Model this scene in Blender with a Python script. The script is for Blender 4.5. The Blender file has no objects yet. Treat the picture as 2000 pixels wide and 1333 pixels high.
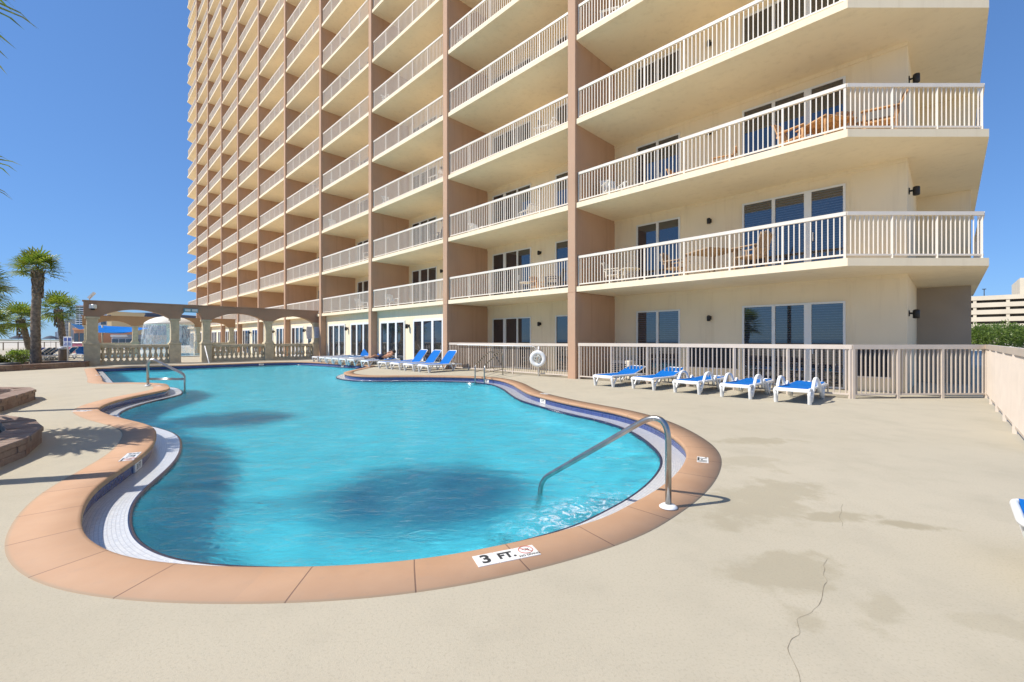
import bpy, math, random
from mathutils import Vector, Matrix, noise
from mathutils.geometry import tessellate_polygon
R = math.radians
rnd = random.Random(7)
scene = bpy.context.scene
COL = scene.collection

# ------------------------------------------------------------------ camera, sky, sun, exposure
CAM_H, FOC = 1.375, 855.0
cam_d = bpy.data.cameras.new('camera')
cam_d.sensor_width = 36.0
cam_d.lens = 36.0 * FOC / 2000.0
cam_d.shift_y = -0.00125
cam_d.clip_start = 0.05
cam_d.clip_end = 20000
cam = bpy.data.objects.new('camera', cam_d)
cam.location = (0, 0, CAM_H)
cam.rotation_euler = (R(90), 0, 0)
COL.objects.link(cam)
scene.camera = cam

SUN_EL = 48.0
SUN_AZ = Vector((-0.963, -0.268))          # where the sun stands, seen from above
world = bpy.data.worlds.new('World')
scene.world = world
world.use_nodes = True
wn = world.node_tree
sky = wn.nodes.new('ShaderNodeTexSky')
sky.sky_type = 'NISHITA'
sky.sun_disc = False
sky.sun_elevation = R(SUN_EL)
sky.sun_rotation = math.atan2(SUN_AZ.x, SUN_AZ.y)
sky.air_density = 1.0
sky.dust_density = 0.0
sky.ozone_density = 5.0
bg = wn.nodes['Background']
tintn = wn.nodes.new('ShaderNodeMix'); tintn.data_type = 'RGBA'; tintn.blend_type = 'MULTIPLY'; tintn.inputs[0].default_value = 1.0
tintn.inputs[7].default_value = (.74, 1.20, 1.92, 1)
gam = wn.nodes.new('ShaderNodeGamma'); gam.inputs[1].default_value = .55
wn.links.new(sky.outputs[0], gam.inputs[0]); wn.links.new(gam.outputs[0], tintn.inputs[6]); wn.links.new(tintn.outputs[2], bg.inputs[0])
bg.inputs[1].default_value = 0.12

sun_d = bpy.data.lights.new('sun', 'SUN')
sun_d.energy = 4.2
sun_d.angle = R(0.55)
sun_d.color = (1.0, 0.945, 0.86)
sun = bpy.data.objects.new('sun', sun_d)
sd = Vector((SUN_AZ.x * math.cos(R(SUN_EL)), SUN_AZ.y * math.cos(R(SUN_EL)), math.sin(R(SUN_EL))))
sun.rotation_euler = sd.to_track_quat('Z', 'Y').to_euler()
sun.location = (-30, -8, 40)
COL.objects.link(sun)
sun_d.cycles.is_caustics_light = True

scene.view_settings.view_transform = 'Standard'
scene.view_settings.look = 'None'
scene.view_settings.exposure = 0.42
scene.view_settings.gamma = 1.0
scene.cycles.max_bounces = 8
scene.cycles.transparent_max_bounces = 16
scene.cycles.caustics_reflective = False
scene.cycles.caustics_refractive = True
scene.cycles.use_denoising = True

# ------------------------------------------------------------------ helpers
def gp(px, py, z=0.0):
    """ground plan position of a point read off a survey photo (at height z)"""
    Y = (CAM_H - z) * FOC / (py - 664.0)
    return Vector(((px - 1000.0) * Y / FOC, Y, z))

class MB:
    def __init__(s):
        s.v = []; s.f = []; s.m = []; s.smooth = []; s.uv = {}
    def add(s, vs, fs, mat=0, smooth=False):
        o = len(s.v)
        s.v += [Vector(p) for p in vs]
        for f in fs:
            s.f.append([i + o for i in f]); s.m.append(mat); s.smooth.append(smooth)
    def box(s, x0, x1, y0, y1, z0, z1, mat=0):
        vs = [(x0,y0,z0),(x1,y0,z0),(x1,y1,z0),(x0,y1,z0),(x0,y0,z1),(x1,y0,z1),(x1,y1,z1),(x0,y1,z1)]
        s.add(vs, [(0,3,2,1),(4,5,6,7),(0,1,5,4),(1,2,6,5),(2,3,7,6),(3,0,4,7)], mat)
    def bbox(s, x0, x1, y0, y1, z0, z1, b=0.01, mat=0):
        """box with bevelled vertical and top edges"""
        b = min(b, (x1-x0)*.45, (y1-y0)*.45, (z1-z0)*.45)
        ring = lambda i, z: [(x0+i,y0,z),(x1-i,y0,z),(x1,y0+i,z),(x1,y1-i,z),(x1-i,y1,z),(x0+i,y1,z),(x0,y1-i,z),(x0,y0+i,z)]
        def ins(z, d):
            return [(x0+d+b,y0+d,z),(x1-d-b,y0+d,z),(x1-d,y0+d+b,z),(x1-d,y1-d-b,z),(x1-d-b,y1-d,z),(x0+d+b,y1-d,z),(x0+d,y1-d-b,z),(x0+d,y0+d+b,z)]
        vs = ins(z0, 0) + ins(z1-b, 0) + ins(z1, b*.8)
        fs = [(7,6,5,4,3,2,1,0), (16,17,18,19,20,21,22,23)]
        for k in (0, 8):
            for i in range(8):
                j = (i+1) % 8
                fs.append((k+i, k+j, k+8+j, k+8+i))
        s.add(vs, fs, mat)
    def beam(s, a, b, w, h, mat=0, up=(0,0,1)):
        """box section w (across) x h (up) between two points"""
        a = Vector(a); b = Vector(b); d = (b-a).normalized()
        u = Vector(up)
        if abs(d.dot(u)) > .98: u = Vector((0,1,0)) if abs(d.y) < .9 else Vector((1,0,0))
        sdv = d.cross(u).normalized(); u = sdv.cross(d).normalized()
        vs = []
        for p in (a, b):
            for (i, j) in ((-1,-1),(1,-1),(1,1),(-1,1)):
                vs.append(p + sdv*(i*w/2) + u*(j*h/2))
        s.add(vs, [(0,1,2,3),(7,6,5,4),(0,4,5,1),(1,5,6,2),(2,6,7,3),(3,7,4,0)], mat)
    def tube(s, pts, r, seg=8, mat=0, cap=True, sx=1.0):
        pts = [Vector(p) for p in pts]
        n = len(pts)
        rs = r if isinstance(r, (list, tuple)) else [r]*n
        ref = None; o = len(s.v)
        for i, p in enumerate(pts):
            t = (pts[min(i+1,n-1)] - pts[max(i-1,0)]).normalized()
            if ref is None:
                ref = Vector((0,0,1)) if abs(t.z) < .9 else Vector((1,0,0))
            a = (ref - t*ref.dot(t)).normalized(); ref = a
            b = t.cross(a)
            for k in range(seg):
                an = 2*math.pi*k/seg
                s.v.append(p + a*(math.cos(an)*rs[i]) + b*(math.sin(an)*rs[i]*sx))
        for i in range(n-1):
            for k in range(seg):
                k2 = (k+1) % seg
                s.f.append([o+i*seg+k, o+i*seg+k2, o+(i+1)*seg+k2, o+(i+1)*seg+k]); s.m.append(mat); s.smooth.append(True)
        if cap:
            s.f.append([o+k for k in range(seg)][::-1]); s.m.append(mat); s.smooth.append(False)
            s.f.append([o+(n-1)*seg+k for k in range(seg)]); s.m.append(mat); s.smooth.append(False)
    def lathe(s, prof, seg=12, c=(0,0,0), mat=0, smooth=True):
        c = Vector(c); o = len(s.v); n = len(prof)
        for (r, z) in prof:
            for k in range(seg):
                an = 2*math.pi*k/seg
                s.v.append(c + Vector((math.cos(an)*r, math.sin(an)*r, z)))
        for i in range(n-1):
            for k in range(seg):
                k2 = (k+1) % seg
                s.f.append([o+i*seg+k, o+i*seg+k2, o+(i+1)*seg+k2, o+(i+1)*seg+k]); s.m.append(mat); s.smooth.append(smooth)
        s.f.append([o+k for k in range(seg)][::-1]); s.m.append(mat); s.smooth.append(False)
        s.f.append([o+(n-1)*seg+k for k in range(seg)]); s.m.append(mat); s.smooth.append(False)
    def prism(s, poly, z0, z1, mat=0):
        n = len(poly)
        vs = [(p[0],p[1],z0) for p in poly] + [(p[0],p[1],z1) for p in poly]
        fs = [tuple(range(n))[::-1], tuple(range(n, 2*n))]
        for i in range(n):
            j = (i+1) % n
            fs.append((i, j, n+j, n+i))
        s.add(vs, fs, mat)
    def build(s, name, mat, parent=None, link=True, loc=None):
        me = bpy.data.meshes.new(name)
        me.from_pydata([tuple(p) for p in s.v], [], s.f)
        mats = mat if isinstance(mat, (list, tuple)) else [mat]
        for m in mats: me.materials.append(m)
        me.polygons.foreach_set('material_index', s.m)
        me.polygons.foreach_set('use_smooth', s.smooth)
        me.update()
        o = bpy.data.objects.new(name, me)
        if link: COL.objects.link(o)
        if parent: o.parent = parent
        if loc is not None: o.location = loc
        return o

def empty(name, loc=(0,0,0), rz=0.0, parent=None):
    o = bpy.data.objects.new(name, None)
    o.empty_display_size = .2
    o.location = loc; o.rotation_euler = (0,0,rz)
    COL.objects.link(o)
    if parent: o.parent = parent
    return o
def tag(o, label=None, cat=None, group=None, kind=None):
    if label: o['label'] = label
    if cat: o['category'] = cat
    if group: o['group'] = group
    if kind: o['kind'] = kind
    return o
def copy_tree(o, parent=None):
    c = o.copy(); COL.objects.link(c)
    if parent: c.parent = parent
    for ch in [x for x in list(COL.objects) if x.parent == o]:
        copy_tree(ch, c)
    return c

# ------------------------------------------------------------------ materials
def mat(name, col, rough=.7, metal=0.0, spec=None, noise_amt=0.0, noise_scale=8.0, bump=0.0, bump_scale=60.0, col2=None, coord='Object', detail=4.0):
    m = bpy.data.materials.new(name); m.use_nodes = True
    nt = m.node_tree; p = nt.nodes['Principled BSDF']
    p.inputs['Base Color'].default_value = (*col, 1)
    p.inputs['Roughness'].default_value = rough
    p.inputs['Metallic'].default_value = metal
    if spec is not None: p.inputs['Specular IOR Level'].default_value = spec
    if noise_amt or bump or col2:
        tc = nt.nodes.new('ShaderNodeTexCoord')
    if noise_amt or col2:
        nz = nt.nodes.new('ShaderNodeTexNoise'); nz.inputs['Scale'].default_value = noise_scale; nz.inputs['Detail'].default_value = detail
        nt.links.new(tc.outputs[coord], nz.inputs['Vector'])
        mx = nt.nodes.new('ShaderNodeMix'); mx.data_type = 'RGBA'
        c2 = col2 if col2 else tuple(c*(1-noise_amt) for c in col)
        c1 = col if col2 else tuple(min(1,c*(1+noise_amt)) for c in col)
        mx.inputs[6].default_value = (*c1,1); mx.inputs[7].default_value = (*c2,1)
        rp = nt.nodes.new('ShaderNodeValToRGB'); rp.color_ramp.elements[0].position = .35; rp.color_ramp.elements[1].position = .65
        nt.links.new(nz.outputs['Fac'], rp.inputs[0]); nt.links.new(rp.outputs[0], mx.inputs[0])
        nt.links.new(mx.outputs[2], p.inputs['Base Color'])
    if bump:
        nb = nt.nodes.new('ShaderNodeTexNoise'); nb.inputs['Scale'].default_value = bump_scale; nb.inputs['Detail'].default_value = 3
        nt.links.new(tc.outputs[coord], nb.inputs['Vector'])
        bp = nt.nodes.new('ShaderNodeBump'); bp.inputs['Strength'].default_value = 1.0; bp.inputs['Distance'].default_value = bump
        nt.links.new(nb.outputs['Fac'], bp.inputs['Height']); nt.links.new(bp.outputs[0], p.inputs['Normal'])
    return m
def N(nt, t, **kw):
    n = nt.nodes.new(t)
    for k, v in kw.items(): setattr(n, k, v)
    return n
def mth(nt, op, a, b=None, c=None, clamp=False):
    n = N(nt, 'ShaderNodeMath', operation=op); n.use_clamp = clamp
    for i, x in enumerate((a, b, c)):
        if x is None: continue
        if isinstance(x, (int, float)): n.inputs[i].default_value = x
        else: nt.links.new(x, n.inputs[i])
    return n.outputs[0]
def mixc(nt, f, a, b, blend='MIX'):
    n = N(nt, 'ShaderNodeMix', data_type='RGBA', blend_type=blend)
    for i, x in ((0, f), (6, a), (7, b)):
        if isinstance(x, (int, float)): n.inputs[i].default_value = x
        elif isinstance(x, tuple): n.inputs[i].default_value = (*x, 1)
        else: nt.links.new(x, n.inputs[i])
    return n.outputs[2]
def noise_tex(nt, vec, scale, detail=4, rough=.5, dist=0.0):
    n = N(nt, 'ShaderNodeTexNoise'); n.inputs['Scale'].default_value = scale; n.inputs['Detail'].default_value = detail
    n.inputs['Roughness'].default_value = rough; n.inputs['Distortion'].default_value = dist
    nt.links.new(vec, n.inputs['Vector']); return n.outputs['Fac']
def ramp(nt, x, a, b):
    n = N(nt, 'ShaderNodeMapRange'); n.interpolation_type = 'SMOOTHSTEP'
    nt.links.new(x, n.inputs[0]); n.inputs[1].default_value = a; n.inputs[2].default_value = b
    return n.outputs[0]

CREAM = (.87, .735, .52)
stucco = mat('cream_stucco', CREAM, .85, noise_amt=.035, noise_scale=.6, bump=.0015, bump_scale=160, detail=6)
def add_streaks(m, amt):
    nt = m.node_tree; p = nt.nodes['Principled BSDF']; lk = p.inputs['Base Color'].links[0]; src = lk.from_socket
    tc = N(nt, 'ShaderNodeTexCoord'); mp = N(nt, 'ShaderNodeMapping'); mp.inputs['Scale'].default_value = (3.2, 3.2, .22); nt.links.new(tc.outputs['Object'], mp.inputs[0])
    f = mth(nt, 'MULTIPLY', ramp(nt, noise_tex(nt, mp.outputs[0], 1.4, 6, .65), .48, .78), amt)
    nt.links.new(mixc(nt, f, src, mixc(nt, 1.0, src, (.72,.68,.62), 'MULTIPLY')), p.inputs['Base Color'])
add_streaks(stucco, .35)
brown = mat('brown_stucco', (.50, .315, .205), .85, noise_amt=.05, noise_scale=.5, bump=.002, bump_scale=140, detail=6)
add_streaks(brown, .5)
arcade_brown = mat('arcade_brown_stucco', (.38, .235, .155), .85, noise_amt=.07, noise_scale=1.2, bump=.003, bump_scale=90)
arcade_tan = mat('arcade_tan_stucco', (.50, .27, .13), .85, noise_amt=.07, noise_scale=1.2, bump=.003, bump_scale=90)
stone_cream = mat('cast_stone_cream', (.58, .49, .33), .8, noise_amt=.10, noise_scale=5, bump=.003, bump_scale=80)
rail_white = mat('railing_paint', (.78, .70, .60), .45, noise_amt=.03, noise_scale=3)
fence_paint = mat('fence_paint', (.64, .55, .46), .5, noise_amt=.04, noise_scale=3)
frame_white = mat('window_frame_white', (.78, .78, .76), .4)
white_plastic = mat('white_resin', (.80, .80, .78), .38, noise_amt=.06, noise_scale=6)
lamp_black = mat('black_metal', (.015, .013, .012), .45)
steel = mat('stainless_steel', (.42, .41, .39), .3, metal=1.0, noise_amt=.12, noise_scale=9)
white_disc = mat('white_escutcheon', (.82, .82, .80), .3)
wood = mat('teak_wood', (.52, .29, .13), .55, noise_amt=.25, noise_scale=7)
wicker = mat('wicker', (.35, .24, .15), .8, noise_amt=.2, noise_scale=60)
dark_fab = mat('dark_fabric', (.05, .05, .06), .85)
sand = mat('sand', (.56, .50, .40), .95, noise_amt=.10, noise_scale=.15, bump=.02, bump_scale=2.0)
sea_m = mat('sea_water', (.02, .08, .10), .15, bump=.05, bump_scale=1.5)
bark = mat('palm_bark', (.20, .155, .115), .95, noise_amt=.35, noise_scale=9, bump=.02, bump_scale=14)
soil = mat('soil', (.07, .045, .03), .95, noise_amt=.3, noise_scale=12, bump=.02, bump_scale=20)
black_ink = mat('black_lettering', (.03, .035, .04), .4)
red_ink = mat('red_lettering', (.55, .10, .06), .4)
grey_dark = mat('vent_dark', (.03, .03, .035), .6)

def leaf_mat(name, c1, c2, trans=.25):
    m = bpy.data.materials.new(name); m.use_nodes = True
    nt = m.node_tree; p = nt.nodes['Principled BSDF']; out = nt.nodes['Material Output']
    tc = N(nt, 'ShaderNodeTexCoord')
    f = ramp(nt, noise_tex(nt, tc.outputs['Object'], 2.2, 3), .35, .65)
    c = mixc(nt, f, c1, c2)
    nt.links.new(c, p.inputs['Base Color']); p.inputs['Roughness'].default_value = .45
    tr = N(nt, 'ShaderNodeBsdfTranslucent'); nt.links.new(mixc(nt, 1.0, c, (1.6,1.7,.8), 'MULTIPLY'), tr.inputs[0])
    mx = N(nt, 'ShaderNodeMixShader'); mx.inputs[0].default_value = trans
    nt.links.new(p.outputs[0], mx.inputs[1]); nt.links.new(tr.outputs[0], mx.inputs[2]); nt.links.new(mx.outputs[0], out.inputs[0])
    return m
palm_leaf = leaf_mat('palm_leaf', (.12, .19, .035), (.23, .25, .05), .35)
bush_leaf = leaf_mat('bush_leaf', (.15, .16, .02), (.05, .08, .015), .15)
hedge_leaf = leaf_mat('hedge_leaf', (.20, .27, .07), (.11, .17, .045), .4)

# deck: spray textured concrete with old water stains
def deck_material():
    m = bpy.data.materials.new('deck_coating'); m.use_nodes = True
    nt = m.node_tree; p = nt.nodes['Principled BSDF']
    tc = N(nt, 'ShaderNodeTexCoord'); vec = tc.outputs['Object']
    base = mixc(nt, ramp(nt, noise_tex(nt, vec, .35, 5), .3, .7), (.485, .432, .325), (.455, .405, .302))
    base = mixc(nt, mth(nt, 'MULTIPLY', ramp(nt, noise_tex(nt, vec, 2.3, 6, .6), .45, .75), .35), base, (.37, .33, .25))
    stain = None
    warp = noise_tex(nt, vec, 2.6, 6, .65)
    blobs = [(2.15,3.75,.80,.42,.5,.85),(1.62,2.62,.42,.22,.35,.9),(2.50,3.42,.30,.11,.1,1.1),(3.00,3.22,.24,.075,-.25,1.3),
             (3.35,5.95,.6,.22,0,.9),(2.6,4.9,.5,.3,.2,.6),(1.85,2.2,.25,.12,.6,.7),(1.45,2.15,.12,.1,0,.8),(2.3,2.1,.3,.1,-.4,.5),(2.62,1.55,.3,.1,-.3,.6)]
    for (cx, cy, rx, ry, ro, amt) in blobs:
        mp = N(nt, 'ShaderNodeMapping', vector_type='TEXTURE')
        mp.inputs['Location'].default_value = (cx, cy, 0); mp.inputs['Rotation'].default_value = (0,0,ro); mp.inputs['Scale'].default_value = (rx, ry, 1000)
        nt.links.new(vec, mp.inputs['Vector'])
        ln = N(nt, 'ShaderNodeVectorMath', operation='LENGTH'); nt.links.new(mp.outputs[0], ln.inputs[0])
        d = mth(nt, 'ADD', ln.outputs['Value'], mth(nt, 'MULTIPLY', mth(nt, 'SUBTRACT', warp, .5), 3.4))
        s_ = mth(nt, 'MULTIPLY', mth(nt, 'SUBTRACT', 1.0, ramp(nt, d, .55, 1.15)), amt*.55)
        stain = s_ if stain is None else mth(nt, 'MAXIMUM', stain, s_)
    base = mixc(nt, stain, base, (.315, .27, .175))
    sp = noise_tex(nt, vec, 70, 4, .75)
    base = mixc(nt, mth(nt, 'MULTIPLY', ramp(nt, sp, .50, .66), .38), base, (.30, .262, .195))
    base = mixc(nt, mth(nt, 'MULTIPLY', ramp(nt, noise_tex(nt, vec, .9, 7, .7), .46, .70), .28), base, (.35, .31, .225))
    nt.links.new(base, p.inputs['Base Color']); p.inputs['Roughness'].default_value = .88
    h1 = noise_tex(nt, vec, 210, 2, .6); h2 = noise_tex(nt, vec, 85, 5, .72)
    h = mth(nt, 'ADD', mth(nt, 'MULTIPLY', h1, .5), h2)
    bp = N(nt, 'ShaderNodeBump'); bp.inputs['Strength'].default_value = .55; bp.inputs['Distance'].default_value = .0022
    nt.links.new(h, bp.inputs['Height']); nt.links.new(bp.outputs[0], p.inputs['Normal'])
    return m
deck_m = deck_material()

JOINT0 = 0.0
def coping_material():
    m = bpy.data.materials.new('coping_terracotta'); m.use_nodes = True
    nt = m.node_tree; p = nt.nodes['Principled BSDF']
    uv = N(nt, 'ShaderNodeUVMap'); tc = N(nt, 'ShaderNodeTexCoord')
    sx = N(nt, 'ShaderNodeSeparateXYZ'); nt.links.new(uv.outputs[0], sx.inputs[0])
    t = mth(nt, 'DIVIDE', mth(nt, 'ADD', sx.outputs[0], .3), .6)
    fr = mth(nt, 'FRACT', t)
    dj = mth(nt, 'ABSOLUTE', mth(nt, 'SUBTRACT', fr, .5))        # .5 at a joint
    joint = ramp(nt, dj, .491, .4965)
    wn_ = N(nt, 'ShaderNodeTexWhiteNoise', noise_dimensions='1D'); nt.links.new(mth(nt, 'FLOOR', t), wn_.inputs['W'])
    base = mixc(nt, ramp(nt, noise_tex(nt, tc.outputs['Object'], 3.0, 5), .3, .7), (.50, .30, .175), (.46, .265, .148))
    base = mixc(nt, mth(nt, 'MULTIPLY', wn_.outputs[0], .35), base, (.40, .25, .155))
    base = mixc(nt, mth(nt, 'MULTIPLY', ramp(nt, noise_tex(nt, tc.outputs['Object'], 9, 6, .7), .5, .8), .4), base, (.37, .25, .17))
    edge = ramp(nt, sx.outputs[1], .35, .378)
    base = mixc(nt, mth(nt, 'MULTIPLY', edge, .7), base, (.34, .26, .17))
    base = mixc(nt, mth(nt, 'MULTIPLY', joint, .85), base, (.16, .09, .06))
    nt.links.new(base, p.inputs['Base Color']); p.inputs['Roughness'].default_value = .75
    bp = N(nt, 'ShaderNodeBump'); bp.inputs['Distance'].default_value = .002; bp.inputs['Strength'].default_value = .6
    h = mth(nt, 'SUBTRACT', mth(nt, 'MULTIPLY', noise_tex(nt, tc.outputs['Object'], 90, 3), .4), joint)
    nt.links.new(h, bp.inputs['Height']); nt.links.new(bp.outputs[0], p.inputs['Normal'])
    return m
coping_m = coping_material()

def tile_material(name, c1, c2, grout, size, gw=.06, rough=.15, bumpd=.001, waterfilm=0.0):
    m = bpy.data.materials.new(name); m.use_nodes = True
    nt = m.node_tree; p = nt.nodes['Principled BSDF']
    uv = N(nt, 'ShaderNodeUVMap'); sx = N(nt, 'ShaderNodeSeparateXYZ'); nt.links.new(uv.outputs[0], sx.inputs[0])
    g = None; cells = []
    for i in (0, 1):
        t = mth(nt, 'DIVIDE', sx.outputs[i], size); cells.append(mth(nt, 'FLOOR', t))
        d = mth(nt, 'ABSOLUTE', mth(nt, 'SUBTRACT', mth(nt, 'FRACT', t), .5))
        j = ramp(nt, d, .5-gw, .5-gw*.5)
        g = j if g is None else mth(nt, 'MAXIMUM', g, j)
    cx = N(nt, 'ShaderNodeCombineXYZ'); nt.links.new(cells[0], cx.inputs[0]); nt.links.new(cells[1], cx.inputs[1])
    w = N(nt, 'ShaderNodeTexWhiteNoise', noise_dimensions='2D'); nt.links.new(cx.outputs[0], w.inputs[0])
    base = mixc(nt, w.outputs[0], c1, c2); base = mixc(nt, g, base, grout)
    nt.links.new(base, p.inputs['Base Color']); p.inputs['Roughness'].default_value = rough
    bp = N(nt, 'ShaderNodeBump'); bp.inputs['Distance'].default_value = bumpd
    h = mth(nt, 'MULTIPLY', g, -1.0)
    if waterfilm:
        tc = N(nt, 'ShaderNodeTexCoord')
        h = mth(nt, 'ADD', h, mth(nt, 'MULTIPLY', noise_tex(nt, tc.outputs['Object'], 14, 4, .6, 1.2), waterfilm))
    nt.links.new(h, bp.inputs['Height']); nt.links.new(bp.outputs[0], p.inputs['Normal'])
    return m
blue_tile = tile_material('blue_waterline_tile', (.022, .045, .17), (.04, .075, .25), (.22, .25, .33), .051, .035)
ledge_tile = tile_material('white_gutter_tile', (.70,.70,.68), (.60,.61,.62), (.50,.51,.53), .026, .10, .12, .0008, 6.0)
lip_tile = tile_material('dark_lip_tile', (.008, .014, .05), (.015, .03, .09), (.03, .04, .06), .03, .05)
plaster = mat('pool_plaster', (.90, .93, .95), .8, noise_amt=.05, noise_scale=1.5)

def water_material():
    m = bpy.data.materials.new('pool_water'); m.use_nodes = True
    nt = m.node_tree; nt.nodes.remove(nt.nodes['Principled BSDF']); out = nt.nodes['Material Output']
    tc = N(nt, 'ShaderNodeTexCoord'); vec = tc.outputs['Object']
    # froth where the jet stirs the surface beside the steps
    mp = N(nt, 'ShaderNodeMapping', vector_type='TEXTURE'); mp.inputs['Location'].default_value = (.66,3.92,0); mp.inputs['Rotation'].default_value = (0,0,R(37)); mp.inputs['Scale'].default_value = (.95,.42,1000)
    nt.links.new(vec, mp.inputs['Vector']); ln = N(nt, 'ShaderNodeVectorMath', operation='LENGTH'); nt.links.new(mp.outputs[0], ln.inputs[0])
    jet = mth(nt, 'SUBTRACT', 1.0, ramp(nt, ln.outputs['Value'], .35, 1.25))
    st = N(nt, 'ShaderNodeMapping'); st.inputs['Rotation'].default_value = (0,0,R(8)); st.inputs['Scale'].default_value = (.55,1.25,1); nt.links.new(vec, st.inputs['Vector'])
    h = mth(nt, 'ADD', mth(nt, 'MULTIPLY', noise_tex(nt, st.outputs[0], 13, 5, .65, .8), .50), mth(nt, 'MULTIPLY', noise_tex(nt, st.outputs[0], 6, 3, .6, .8), .55))
    h = mth(nt, 'ADD', h, mth(nt, 'MULTIPLY', mth(nt, 'MULTIPLY', noise_tex(nt, vec, 14, 5, .65, 1.6), .30), jet))
    bp = N(nt, 'ShaderNodeBump'); bp.inputs['Strength'].default_value = 1.0; bp.inputs['Distance'].default_value = .040
    nt.links.new(h, bp.inputs['Height'])
    fr = N(nt, 'ShaderNodeFresnel'); fr.inputs[0].default_value = 1.2; nt.links.new(bp.outputs[0], fr.inputs[1])
    gl = N(nt, 'ShaderNodeBsdfGlossy'); gl.inputs['Roughness'].default_value = .02; nt.links.new(bp.outputs[0], gl.inputs['Normal'])
    tint = (.31, .905, 1.0, 1)
    tr = N(nt, 'ShaderNodeBsdfTransparent'); tr.inputs[0].default_value = tint
    rf = N(nt, 'ShaderNodeBsdfRefraction'); rf.inputs['IOR'].default_value = 1.33; rf.inputs['Roughness'].default_value = .0; rf.inputs['Color'].default_value = tint
    nt.links.new(bp.outputs[0], rf.inputs['Normal'])
    df = N(nt, 'ShaderNodeBsdfDiffuse'); nt.links.new(bp.outputs[0], df.inputs['Normal'])
    foam = mth(nt, 'MULTIPLY', ramp(nt, noise_tex(nt, vec, 8.5, 7, .75, 1.6), .44, .62), jet)
    nt.links.new(mixc(nt, foam, (.11, .50, .66), (.82, .90, .95)), df.inputs[0])
    b2 = N(nt, 'ShaderNodeMixShader'); nt.links.new(mth(nt, 'ADD', .06, mth(nt, 'MULTIPLY', foam, .72)), b2.inputs[0])
    b1 = N(nt, 'ShaderNodeMixShader'); b1.inputs[0].default_value = WREF
    nt.links.new(tr.outputs[0], b1.inputs[1]); nt.links.new(rf.outputs[0], b1.inputs[2])
    nt.links.new(b1.outputs[0], b2.inputs[1]); nt.links.new(df.outputs[0], b2.inputs[2])
    mx = N(nt, 'ShaderNodeMixShader'); nt.links.new(fr.outputs[0], mx.inputs[0])
    nt.links.new(b2.outputs[0], mx.inputs[1]); nt.links.new(gl.outputs[0], mx.inputs[2]); nt.links.new(mx.outputs[0], out.inputs['Surface'])
    return m
WREF = 1.0
water_m = water_material()

def glass_material(name, blinds):
    m = bpy.data.materials.new(name); m.use_nodes = True
    nt = m.node_tree; p = nt.nodes['Principled BSDF']
    tc = N(nt, 'ShaderNodeTexCoord'); sx = N(nt, 'ShaderNodeSeparateXYZ'); nt.links.new(tc.outputs['Object'], sx.inputs[0])
    base = (.012, .018, .030)
    if blinds:
        s_ = mth(nt, 'FRACT', mth(nt, 'MULTIPLY', sx.outputs[2], 14.0))
        base = mixc(nt, mth(nt, 'MULTIPLY', ramp(nt, mth(nt, 'ABSOLUTE', mth(nt, 'SUBTRACT', s_, .5)), .15, .35), 1.0), (.05, .062, .085), (.010, .013, .020))
        nt.links.new(base, p.inputs['Base Color'])
    else:
        n_ = ramp(nt, noise_tex(nt, tc.outputs['Object'], .8, 2), .4, .6)
        nt.links.new(mixc(nt, n_, base, (.03, .03, .032)), p.inputs['Base Color'])
    p.inputs['Roughness'].default_value = .02; p.inputs['IOR'].default_value = 2.1
    return m
glass = glass_material('window_glass', False)
glass_blinds = glass_material('window_glass_with_blinds', True)

def sling_material(name, c):
    m = bpy.data.materials.new(name); m.use_nodes = True
    nt = m.node_tree; p = nt.nodes['Principled BSDF']
    tc = N(nt, 'ShaderNodeTexCoord')
    w = noise_tex(nt, tc.outputs['Object'], 220, 1)
    c2 = tuple(x*.8 for x in c)
    nt.links.new(mixc(nt, w, c, c2), p.inputs['Base Color']); p.inputs['Roughness'].default_value = .75; p.inputs['Specular IOR Level'].default_value = .15
    return m
blue_sling = sling_material('blue_sling', (.004, .15, .52))
grey_towel = mat('grey_towel', (.17, .17, .21), .95, noise_amt=.2, noise_scale=9)
navy_sling = sling_material('pale_blue_sling', (.05, .13, .27))

def block_material():
    m = bpy.data.materials.new('retaining_block'); m.use_nodes = True
    nt = m.node_tree; p = nt.nodes['Principled BSDF']
    tc = N(nt, 'ShaderNodeTexCoord'); vec = tc.outputs['Object']
    b = mixc(nt, ramp(nt, noise_tex(nt, vec, 2.2, 3), .35, .65), (.26, .165, .125), (.34, .25, .19))
    b = mixc(nt, mth(nt, 'MULTIPLY', ramp(nt, noise_tex(nt, vec, 30, 5, .7), .45, .7), .5), b, (.17, .125, .10))
    nt.links.new(b, p.inputs['Base Color']); p.inputs['Roughness'].default_value = .92
    bp = N(nt, 'ShaderNodeBump'); bp.inputs['Distance'].default_value = .012
    nt.links.new(noise_tex(nt, vec, 22, 6, .65), bp.inputs['Height']); nt.links.new(bp.outputs[0], p.inputs['Normal'])
    return m
block_m = block_material()

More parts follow.
